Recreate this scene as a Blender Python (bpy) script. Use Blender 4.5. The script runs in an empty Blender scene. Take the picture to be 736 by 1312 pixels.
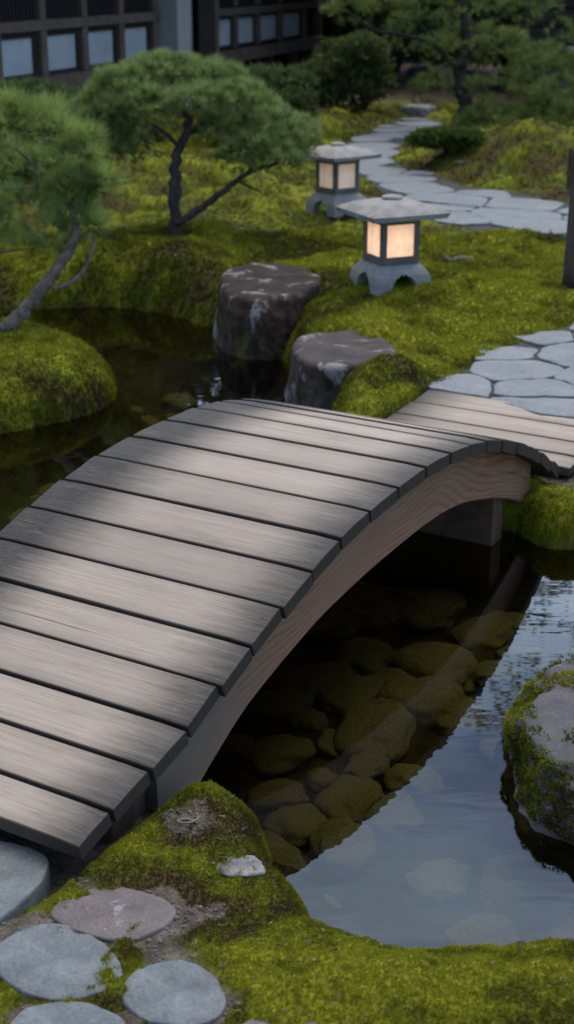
import bpy, bmesh, math, random
import numpy as np
from mathutils import Vector, Matrix, noise as mnoise

random.seed(7)
rng = np.random.default_rng(7)
scene = bpy.context.scene
COL = scene.collection
R = math.radians

# ------------------------------------------------------------------ camera maths
H = 1.65
F = 1822.0
PITCH = math.atan(696 / F)
SP, CP = math.sin(PITCH), math.cos(PITCH)
ZW = -0.20                                   # water level

def ray(x, y):
    u = (x - 368) / F
    v = (y - 656) / F
    return Vector((u, CP - v * SP, -(SP + v * CP)))

def P(x, y, z=0.0):
    r = ray(x, y)
    t = (z - H) / r.z
    return Vector((0, 0, H)) + r * t

def PD(x, y, d):
    return Vector((0, 0, H)) + ray(x, y) * d

# ------------------------------------------------------------------ noise (vectorised)
def _hash(ix, iy, seed):
    n = (ix.astype(np.int64) * 374761393 + iy.astype(np.int64) * 668265263 + seed * 974634777) & 0xFFFFFFFF
    n = ((n ^ (n >> 13)) * 1274126177) & 0xFFFFFFFF
    n = n ^ (n >> 16)
    return (n & 0xFFFF) / 65535.0

def vnoise(x, y, seed=0):
    xi = np.floor(x); yi = np.floor(y)
    fx = x - xi; fy = y - yi
    fx = fx * fx * (3 - 2 * fx); fy = fy * fy * (3 - 2 * fy)
    xi = xi.astype(np.int64); yi = yi.astype(np.int64)
    a = _hash(xi, yi, seed); b = _hash(xi + 1, yi, seed)
    c = _hash(xi, yi + 1, seed); d = _hash(xi + 1, yi + 1, seed)
    return (a * (1 - fx) + b * fx) * (1 - fy) + (c * (1 - fx) + d * fx) * fy

def fbm(x, y, seed=0, octv=4):
    s = 0; a = 0.5; t = 0
    for i in range(octv):
        s = s + a * vnoise(x * 2 ** i + 17.3 * i, y * 2 ** i - 9.1 * i, seed + i)
        t += a; a *= 0.5
    return s / t

def smooth(e0, e1, x):
    t = np.clip((x - e0) / (e1 - e0), 0, 1)
    return t * t * (3 - 2 * t)

def chaikin(pts, n=2):
    pts = np.asarray(pts, float)
    for _ in range(n):
        q = np.roll(pts, -1, axis=0)
        pts = np.stack([pts * .75 + q * .25, pts * .25 + q * .75], 1).reshape(-1, 2)
    return pts

def sdist(px, py, poly):
    """signed distance to a polygon, positive inside"""
    poly = np.asarray(poly, float)
    d2 = np.full(px.shape, 1e9); ins = np.zeros(px.shape, bool)
    n = len(poly)
    for i in range(n):
        ax_, ay_ = poly[i]; bx_, by_ = poly[(i + 1) % n]
        ex, ey = bx_ - ax_, by_ - ay_
        wx, wy = px - ax_, py - ay_
        t = np.clip((wx * ex + wy * ey) / (ex * ex + ey * ey + 1e-12), 0, 1)
        d2 = np.minimum(d2, (wx - ex * t) ** 2 + (wy - ey * t) ** 2)
        c = ((ay_ <= py) & (by_ > py)) | ((by_ <= py) & (ay_ > py))
        if abs(ey) > 1e-12:
            xx = ax_ + (py - ay_) / ey * ex
            ins ^= c & (px < xx)
    d = np.sqrt(d2)
    return np.where(ins, d, -d)

# ------------------------------------------------------------------ object helpers
def link(o, parent=None):
    COL.objects.link(o)
    if parent is not None:
        o.parent = parent
        o.matrix_parent_inverse = Matrix.Identity(4)
    return o

def tag(o, label=None, cat=None, group=None, kind=None):
    if label: o['label'] = label
    if cat: o['category'] = cat
    if group: o['group'] = group
    if kind: o['kind'] = kind
    return o

def empty(name, loc, rz=0.0):
    o = bpy.data.objects.new(name, None)
    o.empty_display_size = 0.1
    o.location = loc; o.rotation_euler = (0, 0, rz)
    return link(o)

def obj_bm(name, bm, mat, parent=None, smooth_=False):
    me = bpy.data.meshes.new(name)
    bmesh.ops.recalc_face_normals(bm, faces=bm.faces)
    bm.to_mesh(me); bm.free()
    if mat: me.materials.append(mat)
    if smooth_: me.polygons.foreach_set('use_smooth', [True] * len(me.polygons))
    return link(bpy.data.objects.new(name, me), parent)

def obj_np(name, verts, faces, mat, parent=None, smooth_=False, attrs=None):
    """verts (n,3) faces (m,k) arrays"""
    me = bpy.data.meshes.new(name)
    verts = np.asarray(verts, np.float32); faces = np.asarray(faces, np.int32)
    k = faces.shape[1]
    me.vertices.add(len(verts)); me.vertices.foreach_set('co', verts.ravel())
    me.loops.add(faces.size); me.loops.foreach_set('vertex_index', faces.ravel())
    me.polygons.add(len(faces))
    me.polygons.foreach_set('loop_start', np.arange(0, faces.size, k, dtype=np.int32))
    if smooth_: me.polygons.foreach_set('use_smooth', np.ones(len(faces), bool))
    me.update(calc_edges=True)
    for kx, av in (attrs or {}).items():
        a = me.attributes.new(kx, 'FLOAT', 'POINT')
        a.data.foreach_set('value', np.asarray(av, np.float32))
    if mat: me.materials.append(mat)
    return link(bpy.data.objects.new(name, me), parent)

def box(bm, lo, hi, bev=0.0, mtx=None):
    r = bmesh.ops.create_cube(bm, size=1)
    vs = r['verts']
    lo = Vector(lo); hi = Vector(hi)
    for v in vs:
        v.co = Vector([(lo[i] + hi[i]) / 2 + v.co[i] * (hi[i] - lo[i]) for i in range(3)])
    if bev > 0:
        es = list({e for v in vs for e in v.link_edges})
        rb = bmesh.ops.bevel(bm, geom=es, offset=bev, segments=2, affect='EDGES', profile=.6)
        vs = list({v for f in rb['faces'] for v in f.verts} | {v for v in vs if v.is_valid})
    if mtx is not None:
        bmesh.ops.transform(bm, matrix=mtx, verts=[v for v in vs if v.is_valid])
    return vs

def tube(bm, pts, radii, seg=10, cap=True, wob=0.0):
    pts = [Vector(p) for p in pts]
    rings = []
    up = Vector((0, 0, 1))
    prev_n = None
    for i, p in enumerate(pts):
        t = (pts[min(i + 1, len(pts) - 1)] - pts[max(i - 1, 0)]).normalized()
        n = prev_n if prev_n is not None else (Vector((1, 0, 0)) if abs(t.x) < .9 else Vector((0, 1, 0)))
        n = (n - t * n.dot(t)).normalized(); prev_n = n
        b = t.cross(n)
        ring = []
        for k in range(seg):
            a = 2 * math.pi * k / seg
            rr = radii[i] * (1 + wob * (mnoise.noise((p + Vector((math.cos(a), math.sin(a), 0)) * .3) * 9) ))
            ring.append(bm.verts.new(p + (n * math.cos(a) + b * math.sin(a)) * rr))
        rings.append(ring)
    for i in range(len(rings) - 1):
        for k in range(seg):
            bm.faces.new((rings[i][k], rings[i][(k + 1) % seg], rings[i + 1][(k + 1) % seg], rings[i + 1][k]))
    if cap:
        bm.faces.new(rings[0][::-1]); bm.faces.new(rings[-1])

def bez(pts, n=8):
    """Catmull-Rom through points"""
    pts = [Vector(p) for p in pts]
    q = [pts[0] * 2 - pts[1]] + pts + [pts[-1] * 2 - pts[-2]]
    out = []
    for i in range(1, len(q) - 2):
        for k in range(n):
            t = k / n
            p0, p1, p2, p3 = q[i - 1], q[i], q[i + 1], q[i + 2]
            out.append(.5 * ((2 * p1) + (p2 - p0) * t + (2 * p0 - 5 * p1 + 4 * p2 - p3) * t * t + (3 * p1 - p0 - 3 * p2 + p3) * t ** 3))
    out.append(pts[-1])
    return out

# ------------------------------------------------------------------ material helpers
class M:
    def __init__(self, name, rough=0.8, spec=0.3):
        self.m = bpy.data.materials.new(name)
        self.m.use_nodes = True
        self.nt = self.m.node_tree
        self.b = self.nt.nodes['Principled BSDF']
        self.out = self.nt.nodes['Material Output']
        self.b.inputs['Roughness'].default_value = rough
        self.b.inputs['Specular IOR Level'].default_value = spec
    def n(self, typ, ins=None, **props):
        nd = self.nt.nodes.new(typ)
        for k, v in props.items(): setattr(nd, k, v)
        for k, v in (ins or {}).items(): self.set(nd.inputs[k], v)
        return nd
    def set(self, sock, v):
        if isinstance(v, bpy.types.NodeSocket): self.nt.links.new(v, sock)
        elif isinstance(v, (tuple, list)) and sock.type == 'RGBA': sock.default_value = (*v[:3], 1)
        else: sock.default_value = v
    def attr(self, name):
        return self.n('ShaderNodeAttribute', attribute_name=name).outputs['Fac']
    def obj(self):
        return self.n('ShaderNodeTexCoord').outputs['Object']
    def mapping(self, vec, scale=(1, 1, 1), loc=(0, 0, 0), rot=(0, 0, 0)):
        return self.n('ShaderNodeMapping', {'Vector': vec, 'Scale': scale, 'Location': loc, 'Rotation': rot}).outputs['Vector']
    def noise(self, vec, scale=5, detail=4, rough=.55, dist=0.0):
        return self.n('ShaderNodeTexNoise', {'Vector': vec, 'Scale': scale, 'Detail': detail, 'Roughness': rough, 'Distortion': dist}).outputs['Fac']
    def ramp(self, fac, stops, interp='LINEAR'):
        nd = self.n('ShaderNodeValToRGB', {'Fac': fac})
        cr = nd.color_ramp; cr.interpolation = interp
        while len(cr.elements) < len(stops): cr.elements.new(.5)
        for e, (p, c) in zip(cr.elements, stops):
            e.position = p
            e.color = (*c, 1) if isinstance(c, (tuple, list)) else (c, c, c, 1)
        return nd.outputs['Color']
    def mix(self, fac, a, b, mode='MIX'):
        nd = self.n('ShaderNodeMix', data_type='RGBA', blend_type=mode)
        self.set(nd.inputs['Factor'], fac)
        self.set(nd.inputs[6], a); self.set(nd.inputs[7], b)
        return nd.outputs[2]
    def math(self, op, a, b=0.0, c=0.0):
        nd = self.n('ShaderNodeMath', operation=op)
        for i, v in enumerate((a, b, c)): self.set(nd.inputs[i], v)
        return nd.outputs[0]
    def sstep(self, x, a, b):
        nd = self.n('ShaderNodeMapRange', {'Value': x, 'From Min': a, 'From Max': b}, interpolation_type='SMOOTHSTEP')
        return nd.outputs['Result']
    def color(self, c): self.set(self.b.inputs['Base Color'], c); return self
    def rough(self, r): self.set(self.b.inputs['Roughness'], r); return self
    def bump(self, h, strength=.4, dist=.01):
        nd = self.n('ShaderNodeBump', {'Height': h, 'Strength': strength, 'Distance': dist})
        self.set(self.b.inputs['Normal'], nd.outputs['Normal']); return self

def moss_ramp(m, t):
    return m.ramp(t, [(0.0, (.060, .042, .020)), (0.2, (.072, .060, .014)), (.42, (.078, .090, .009)),
                      (.66, (.152, .162, .011)), (1.0, (.275, .280, .022))])

def mat_moss():
    m = M('moss_green', .95, .1)
    t = m.attr('tint')
    m.color(moss_ramp(m, t))
    # let a little light pass through the leaflets
    tr = m.n('ShaderNodeBsdfTranslucent', {'Color': moss_ramp(m, t)})
    mx = m.n('ShaderNodeMixShader', {0: .3, 1: m.b.outputs[0], 2: tr.outputs[0]})
    m.nt.links.new(mx.outputs[0], m.out.inputs[0])
    return m.m

def mat_ground():
    m = M('garden_ground', .95, .15)
    co = m.obj()
    t = m.attr('tint')
    n1 = m.noise(co, 60, 5, .6)
    tt = m.math('ADD', m.math('MULTIPLY', t, .85), m.math('MULTIPLY', m.math('SUBTRACT', n1, .5), .3))
    moss = moss_ramp(m, m.math('SUBTRACT', tt, .06))
    nd = m.noise(co, 28, 6, .65)
    dirt = m.ramp(nd, [(.3, (.030, .024, .018)), (.5, (.075, .060, .045)), (.68, (.14, .12, .098))])
    ns = m.noise(co, 9, 5, .6)
    bed = m.ramp(ns, [(.35, (.022, .018, .010)), (.65, (.070, .056, .030))])
    c = m.mix(m.attr('moss'), dirt, moss)
    c = m.mix(m.attr('bed'), c, bed)
    c = m.mix(m.attr('paved'), c, m.ramp(nd, [(.3, (.035, .035, .032)), (.68, (.085, .085, .08))]))
    m.color(c)
    hh = m.math('ADD', m.math('MULTIPLY', m.noise(co, 140, 4, .6), .5), m.noise(co, 45, 4, .6))
    m.bump(hh, .7, .012)
    return m.m

def mat_wood_deck():
    m = M('weathered_deck_wood', .75, .12)
    uv = m.n('ShaderNodeUVMap', uv_map='grain').outputs['UV']
    pid = m.attr('pid')
    sep = m.n('ShaderNodeSeparateXYZ', {0: uv})
    u, v = sep.outputs[0], sep.outputs[1]
    g1 = m.noise(m.mapping(uv, (1.6, 70, 1)), 1, 6, .62, .6)
    g2 = m.noise(m.mapping(uv, (9.0, 330, 1)), 1, 3, .6)
    blot = m.noise(m.mapping(uv, (5, 7, 1)), 1, 3, .6)
    base = m.ramp(g1, [(.18, (.285, .232, .180)), (.5, (.360, .302, .242)), (.82, (.415, .355, .290))])
    base = m.mix(m.math('MULTIPLY', m.math('SUBTRACT', pid, .3), .75), base, (.235, .195, .160))
    base = m.mix(m.math('MULTIPLY', m.sstep(g2, .52, .72), .35), base, (.12, .10, .09))
    # damp, blackened plank ends
    e = m.math('ABSOLUTE', m.math('SUBTRACT', u, .43))
    e = m.math('ADD', e, m.math('MULTIPLY', m.math('SUBTRACT', m.noise(m.mapping(uv, (5, 60, 1)), 1, 5, .68), .5), .15))
    e = m.math('ADD', e, m.math('MULTIPLY', m.math('SUBTRACT', blot, .5), .07))
    em = m.sstep(e, .18, .455)
    endc = m.ramp(m.noise(m.mapping(uv, (7, 160, 1)), 1, 5, .7), [(.3, (.016, .015, .015)), (.58, (.042, .040, .039)), (.80, (.20, .19, .18))])
    spk = m.sstep(m.noise(m.mapping(uv, (30, 260, 1)), 1, 4, .75), .50, .62)
    em = m.math('MULTIPLY', em, m.math('ADD', .90, m.math('MULTIPLY', spk, .10)))
    c = m.mix(em, base, endc)
    stain = m.sstep(m.noise(m.mapping(uv, (2.2, 8, 1), (9, 4, 0)), 1, 4, .6), .52, .74)
    c = m.mix(m.math('MULTIPLY', stain, .35), c, (.13, .105, .085))
    crk = m.noise(m.mapping(uv, (1.1, 120, 1), (0, 7, 0)), 1, 2, .5)
    c = m.mix(m.math('MULTIPLY', m.sstep(crk, .70, .74), .7), c, (.03, .025, .02))
    # pale scuffs
    sc = m.sstep(m.noise(m.mapping(uv, (22, 70, 1), (3, 1, 0)), 1, 3, .7), .70, .78)
    c = m.mix(m.math('MULTIPLY', sc, .45), c, (.40, .39, .38))
    # dark edges of each plank along the gaps
    c = m.mix(m.math('MULTIPLY', m.attr('edge'), .78), c, (.034, .025, .017))
    m.color(c)
    m.rough(m.math('ADD', m.math('MULTIPLY', g1, .2), .58))
    m.bump(m.math('ADD', g1, m.math('MULTIPLY', g2, .8)), .7, .003)
    return m.m

def mat_wood_beam():
    m = M('arched_beam_wood', .6, .3)
    uv = m.n('ShaderNodeUVMap', uv_map='grain').outputs['UV']
    w = m.noise(m.mapping(uv, (1.3, 3.2, 1)), 1, 1.5, .4)
    sep = m.n('ShaderNodeSeparateXYZ', {0: uv})
    line = m.math('ADD', m.math('MULTIPLY', sep.outputs[1], 26), m.math('MULTIPLY', w, 6.5))
    s = m.math('SINE', m.math('MULTIPLY', line, 6.28))
    f = m.noise(m.mapping(uv, (8, 220, 1)), 1, 4, .6)
    g = m.math('ADD', m.math('MULTIPLY', m.math('POWER', m.math('ABSOLUTE', s), .5), .20), m.math('MULTIPLY', f, .75))
    c = m.ramp(g, [(.28, (.090, .036, .018)), (.50, (.205, .098, .052)), (.75, (.300, .165, .096))])
    grey = m.noise(m.mapping(uv, (2.2, 9, 1)), 1, 4, .6)
    c = m.mix(m.math('MULTIPLY', m.sstep(grey, .50, .72), .40), c, (.21, .145, .105))
    # the feet of the beam have weathered grey
    c = m.mix(m.sstep(sep.outputs[0], .95, .40), c, m.mix(f, (.075, .060, .042), (.175, .150, .115)))
    m.color(c)
    m.bump(g, .4, .004)
    return m.m

def mat_simple_wood(name, c1, c2, scale=(40, 40, 4), rough=.75):
    m = M(name, rough, .25)
    co = m.obj()
    g = m.noise(m.mapping(co, scale), 1, 5, .65)
    b = m.noise(co, 3, 3, .6)
    c = m.ramp(g, [(.3, c1), (.7, c2)])
    c = m.mix(m.math('MULTIPLY', m.sstep(b, .45, .7), .4), c, tuple(x * .55 for x in c1))
    m.color(c); m.bump(g, .5, .006)
    return m.m

def mat_stone(name, c1, c2, lich=None, lich_amt=.62, scale=1.0, rough=.8, bump=.5, streak=False, moss=False, spec=.3):
    m = M(name, rough, spec)
    co = m.obj()
    n1 = m.noise(co, 6 * scale, 6, .62)
    n2 = m.noise(co, 70 * scale, 4, .7)
    c = m.ramp(n1, [(.32, c1), (.68, c2)])
    c = m.mix(.5, c, m.ramp(n2, [(.3, .35), (.7, .9)]), 'OVERLAY')
    if lich:
        sc = (1, 1, .28) if streak else (1, 1, 1)
        l = m.noise(m.mapping(co, sc, (2.2, .7, .3)), 7.5 * scale, 5, .62, .25)
        c = m.mix(m.math('MULTIPLY', m.sstep(m.math('ADD', l, m.math('MULTIPLY', m.math('SUBTRACT', n2, .5), .12)), lich_amt, lich_amt + .075), .8), c, lich)
        fleck = m.noise(m.mapping(co, (1, 1, 1), (5, 5, 5)), 26 * scale, 3, .6)
        c = m.mix(m.math('MULTIPLY', m.sstep(fleck, .68, .72), .6), c, lich)
    if moss:
        l = m.noise(m.mapping(co, (1, 1, .6), (8, 1, 4)), 6 * scale, 5, .65)
        low = m.sstep(m.n('ShaderNodeSeparateXYZ', {0: co}).outputs[2], .02, -.20)
        c = m.mix(m.math('MULTIPLY', m.math('MULTIPLY', m.sstep(l, .50, .60), low), .9), c, (.045, .05, .012))
    m.color(c)
    m.bump(m.math('ADD', n1, m.math('MULTIPLY', n2, .35)), bump, .012)
    return m.m

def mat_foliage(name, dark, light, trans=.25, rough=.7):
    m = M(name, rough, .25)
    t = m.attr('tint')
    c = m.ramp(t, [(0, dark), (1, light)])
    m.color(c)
    tr = m.n('ShaderNodeBsdfTranslucent', {'Color': c})
    mx = m.n('ShaderNodeMixShader', {0: trans, 1: m.b.outputs[0], 2: tr.outputs[0]})
    m.nt.links.new(mx.outputs[0], m.out.inputs[0])
    return m.m

def mat_plain(name, c, rough=.8, spec=.3, var=.25, scale=12):
    m = M(name, rough, spec)
    co = m.obj()
    n = m.noise(co, scale, 4, .6)
    m.color(m.ramp(n, [(.3, tuple(x * (1 - var) for x in c)), (.7, tuple(min(1, x * (1 + var)) for x in c))]))
    m.bump(n, .2, .005)
    return m.m

def mat_water():
    m = bpy.data.materials.new('pond_water'); m.use_nodes = True
    nt = m.node_tree; nt.nodes.clear()
    out = nt.nodes.new('ShaderNodeOutputMaterial')
    mix = nt.nodes.new('ShaderNodeMixShader'); fr = nt.nodes.new('ShaderNodeFresnel')
    tr = nt.nodes.new('ShaderNodeBsdfTransparent'); gl = nt.nodes.new('ShaderNodeBsdfGlossy')
    tr.inputs[0].default_value = (.46, .465, .30, 1)
    gl.inputs['Roughness'].default_value = .0
    gl.inputs[0].default_value = (1, 1, 1, 1)
    fr.inputs['IOR'].default_value = 1.43
    tc = nt.nodes.new('ShaderNodeTexCoord')
    mp = nt.nodes.new('ShaderNodeMapping'); mp.inputs['Scale'].default_value = (3, 9, 1); mp.inputs['Rotation'].default_value = (0, 0, R(8))
    no = nt.nodes.new('ShaderNodeTexNoise'); no.inputs['Scale'].default_value = 1.6; no.inputs['Detail'].default_value = 2
    bu = nt.nodes.new('ShaderNodeBump'); bu.inputs['Strength'].default_value = .02; bu.inputs['Distance'].default_value = .02
    L = nt.links.new
    L(tc.outputs['Object'], mp.inputs[0]); L(mp.outputs[0], no.inputs['Vector']); L(no.outputs['Fac'], bu.inputs['Height'])
    L(bu.outputs[0], gl.inputs['Normal']); L(bu.outputs[0], fr.inputs['Normal'])
    L(fr.outputs[0], mix.inputs[0]); L(tr.outputs[0], mix.inputs[1]); L(gl.outputs[0], mix.inputs[2]); L(mix.outputs[0], out.inputs[0])
    return m

def mat_emit(name, c, strength):
    m = M(name, .6, .2)
    co = m.obj()
    n = m.noise(m.mapping(co, (1, 1, .8)), 20, 4, .65)
    v = m.ramp(n, [(.30, tuple(x * .45 for x in c)), (.43, tuple(x * .8 for x in c)), (.62, c)])
    m.color((.6, .5, .4))
    dz = m.n('ShaderNodeVectorMath', {0: co, 1: (0, 0, .235)}, operation='DISTANCE').outputs['Value']
    v = m.mix(1.0, v, m.ramp(m.math('MULTIPLY', dz, 5.0), [(.46, 1.0), (.62, .78), (.78, .5)]), 'MULTIPLY')
    m.set(m.b.inputs['Emission Color'], v)
    m.b.inputs['Emission Strength'].default_value = strength
    return m.m

MAT = {}
MAT['moss'] = mat_moss()
MAT['ground'] = mat_ground()
MAT['deck'] = mat_wood_deck()
MAT['beam'] = mat_wood_beam()
MAT['water'] = mat_water()
MAT['sleeper'] = mat_simple_wood('sleeper_wood', (.042, .024, .014), (.100, .060, .036), (6, 30, 30))
MAT['post'] = mat_simple_wood('post_wood', (.048, .034, .027), (.115, .088, .072), (60, 60, 5))
MAT['house_wood'] = mat_simple_wood('house_timber', (.085, .055, .038), (.165, .118, .086), (6, 6, 40))
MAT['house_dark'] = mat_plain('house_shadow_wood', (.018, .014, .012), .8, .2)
MAT['house_lattice'] = mat_plain('house_lattice_wood', (.030, .024, .021), .8, .2)
MAT['plaster'] = mat_plain('panel_paper', (.39, .395, .40), .8, .2, .14, 3)
MAT['plaster_grey'] = mat_plain('pillar_paint', (.37, .35, .33), .6, .3, .12, 4)
MAT['rooftile'] = mat_plain('roof_tile_grey', (.07, .072, .075), .7, .3)
MAT['bark'] = mat_simple_wood('pine_bark', (.020, .016, .013), (.060, .050, .042), (30, 30, 9), .9)
MAT['bark_pale'] = mat_simple_wood('pale_pine_bark', (.070, .052, .038), (.215, .178, .140), (34, 34, 20), .9)
MAT['flag'] = mat_stone('blue_grey_flagstone', (.112, .122, .124), (.165, .174, .174), None, scale=.7, rough=.62, bump=.25)
MAT['flag_blue'] = mat_stone('slate_blue_stone', (.072, .083, .087), (.145, .160, .162), (.215, .225, .225), .66, scale=1.9, rough=.62, bump=.7)
MAT['flag_red'] = mat_stone('reddish_stone', (.082, .065, .064), (.135, .110, .106), (.26, .25, .25), .64, scale=2.0, rough=.62, bump=.7)
MAT['pale'] = mat_stone('pale_lichen_stone', (.085, .080, .078), (.25, .24, .235), None, scale=3, rough=.85, bump=.7)
MAT['boulder'] = mat_stone('purple_boulder', (.015, .009, .007), (.042, .028, .022), (.215, .21, .20), .555, scale=1.0, rough=.85, spec=.15, streak=True, bump=.9, moss=True)
MAT['boulder_moss'] = mat_stone('mossy_boulder', (.016, .010, .0075), (.046, .031, .024), (.22, .21, .20), .565, scale=1.0, rough=.7, bump=.9, moss=True)
MAT['rock'] = mat_stone('grey_pond_rock', (.040, .037, .039), (.092, .085, .088), (.17, .16, .165), .66, scale=1.6, rough=.7, bump=.9)
MAT['bedstone'] = mat_stone('pond_bed_stone', (.085, .076, .044), (.225, .200, .125), None, scale=2.2, rough=.85, bump=.4)
MAT['lantern'] = mat_stone('lantern_granite', (.170, .162, .152), (.270, .258, .244), None, scale=2.5, rough=.85, bump=.3)
MAT['lantern_dark'] = mat_stone('lantern_frame_stone', (.085, .076, .064), (.135, .122, .105), None, scale=2.5, rough=.85, bump=.3)
MAT['pane'] = mat_emit('lit_lantern_pane', (1.0, .56, .30), 1.15)
MAT['pane_dim'] = mat_emit('faint_lantern_pane', (1.0, .68, .48), .32)
MAT['pine_near'] = mat_foliage('near_pine_needles', (.075, .100, .022), (.360, .460, .125), .4)
MAT['pine_mid'] = mat_foliage('soft_pine_needles', (.060, .088, .022), (.300, .385, .125), .35)
MAT['pine_dark'] = mat_foliage('dark_pine_needles', (.036, .054, .015), (.230, .290, .075), .3)
MAT['shrub'] = mat_foliage('dark_shrub_leaves', (.032, .048, .014), (.135, .175, .050), .25)
MAT['shrub_green'] = mat_foliage('green_shrub_leaves', (.030, .050, .008), (.105, .155, .020), .2)
MAT['litter'] = mat_foliage('dry_litter', (.060, .036, .018), (.21, .145, .075), .1)
MAT['twig'] = mat_simple_wood('dry_root', (.14, .11, .085), (.27, .23, .19), (30, 30, 30), .9)
MAT['pebble'] = mat_stone('grit', (.07, .062, .055), (.20, .185, .17), None, scale=4, rough=.85)

# ------------------------------------------------------------------ bridge frame of reference
AZ = R(30.6)
AX = Vector((math.sin(AZ), math.cos(AZ), 0)); LT = Vector((-AX.y, AX.x, 0))
P0 = P(97, 1098, -0.04); P0.z = 0
def BR(s, w, z): return P0 + AX * s + LT * w + Vector((0, 0, z))
WID = .92
PS = np.array([-.15, 0, .11, .25, .40, .53, .668, .812, .965, 1.118, 1.283, 1.456, 1.64, 1.808, 1.946, 2.082, 2.214, 2.347, 2.488, 2.593, 2.719, 2.78, 2.84])
PZ = np.array([-.07, -.028, -.002, .027, .056, .106, .152, .193, .235, .271, .296, .309, .313, .309, .296, .269, .234, .188, .135, .083, .012, -.028, -.07])
_gs = np.linspace(-.25, 2.95, 641)
_gz = np.interp(_gs, np.append(PS, 2.95), np.append(PZ, -.15))
_k = np.exp(-.5 * (np.arange(-30, 31) * .005 / .04) ** 2); _k /= _k.sum()
_gz = np.convolve(np.pad(_gz, 30, mode='reflect', reflect_type='odd'), _k, 'valid')
def prof(s): return float(np.interp(s, _gs, _gz))

# ------------------------------------------------------------------ shorelines and paths (traced, then placed on the ground)
def pix(pts, z): return [tuple(P(x, y, z)[:2]) for x, y in pts]
def brp(s, w): return tuple(BR(s, w, 0)[:2])
pond = ([brp(.38, 5.0), brp(.40, 1.6), brp(.42, .5), brp(.44, .12)]
        + pix([(256, 1000), (275, 992), (305, 1000), (335, 1030), (352, 1066), (366, 1100), (392, 1126), (408, 1152), (445, 1183), (500, 1194),
               (560, 1197), (620, 1196), (660, 1188), (740, 1178)], -.13)
        + [(.75, 2.30), (1.6, 2.35), (2.6, 3.0), (3.1, 4.2), (2.2, 4.75)]
        + pix([(850, 712), (736, 708), (690, 703), (662, 690)], ZW)
        + [brp(2.50, .05), brp(2.44, .5), brp(2.50, .95), (.10, 5.30), (.17, 5.62), (.17, 5.95), (.30, 6.12), (.22, 6.50), (.04, 6.66), (-.02, 6.95), (.0, 7.25), (-.10, 7.52), (-.30, 7.62)]
        + pix([(255, 420), (225, 406), (180, 398), (120, 394), (60, 396), (0, 404), (-150, 420)], ZW)
        + [(-4.5, 7.2), (-5.5, 5.0)])
pond_s = chaikin(pond, 2)
islet = chaikin(pix([(-200, 470), (-90, 445), (-10, 447), (60, 452), (112, 462), (148, 492), (152, 512), (120, 532), (70, 545), (10, 556), (-80, 575), (-200, 580)], ZW), 2)
path_near = chaikin(pix([(566, 500), (572, 490), (600, 470), (615, 456), (660, 440), (700, 424), (736, 412), (820, 395), (1000, 370), (1100, 560), (800, 552), (736, 533)], 0), 1)
path_far = chaikin(pix([(575, 291), (660, 297), (740, 303), (900, 318), (900, 270), (736, 262), (690, 252), (650, 246), (600, 239), (555, 226), (515, 213),
                        (500, 202), (510, 188), (545, 172), (572, 158), (555, 151), (520, 153), (478, 166), (445, 180), (428, 194), (440, 214), (480, 236), (515, 258), (545, 278)], 0), 1)
step_area = np.array(pix([(-120, 1070), (60, 1075), (85, 1110), (130, 1135), (215, 1140), (250, 1130), (285, 1165), (225, 1200), (250, 1225), (310, 1280), (340, 1330), (-150, 1400)], -.08))
dirt_spots = [(242, 1052, .07), (262, 1165, .045), (215, 1150, .05)]

# mounds: pixel of the top, guessed height there, radius x, radius y, gain
MOUNDS = []
def mound(x, y, z, rx, ry, a): p = P(x, y, z); MOUNDS.append((p.x, p.y, rx, ry, a))
mound(495, 345, .08, .60, .75, .10)       # under the lantern
mound(640, 365, .08, .60, .60, .08)
mound(470, 415, .05, .30, .35, .07)
mound(500, 488, .0, .20, .17, .11)        # cushion before the path
mound(450, 500, .0, .12, .14, .05)
mound(300, 1012, -.05, .10, .09, .040)    # knob at the near abutment
mound(345, 1080, -.06, .07, .08, .03)
mound(560, 1250, -.06, .22, .10, .04)
mound(420, 1250, -.06, .10, .09, .02)
mound(260, 345, .0, .25, .35, .12)
mound(200, 345, .0, .22, .30, .10)
mound(120, 340, .0, .35, .30, .10)
mound(225, 300, .05, .6, .6, .08)
mound(330, 235, .12, .55, .5, .14)
mound(190, 220, .15, .8, .9, .22)
mound(90, 230, .15, .8, .9, .15)
mound(455, 148, .15, .8, 1.2, .24)
mound(420, 160, .15, .5, .9, .10)
mound(610, 205, .1, .75, 1.3, .17)
mound(545, 190, .1, .4, .7, .24)
mound(680, 205, .1, .7, .9, .12)
mound(780, 210, .1, 1.2, 1.5, .25)
mound(712, 612, -.02, .22, .16, -.075)
mound(690, 650, -.1, .12, .10, .03)

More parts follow.
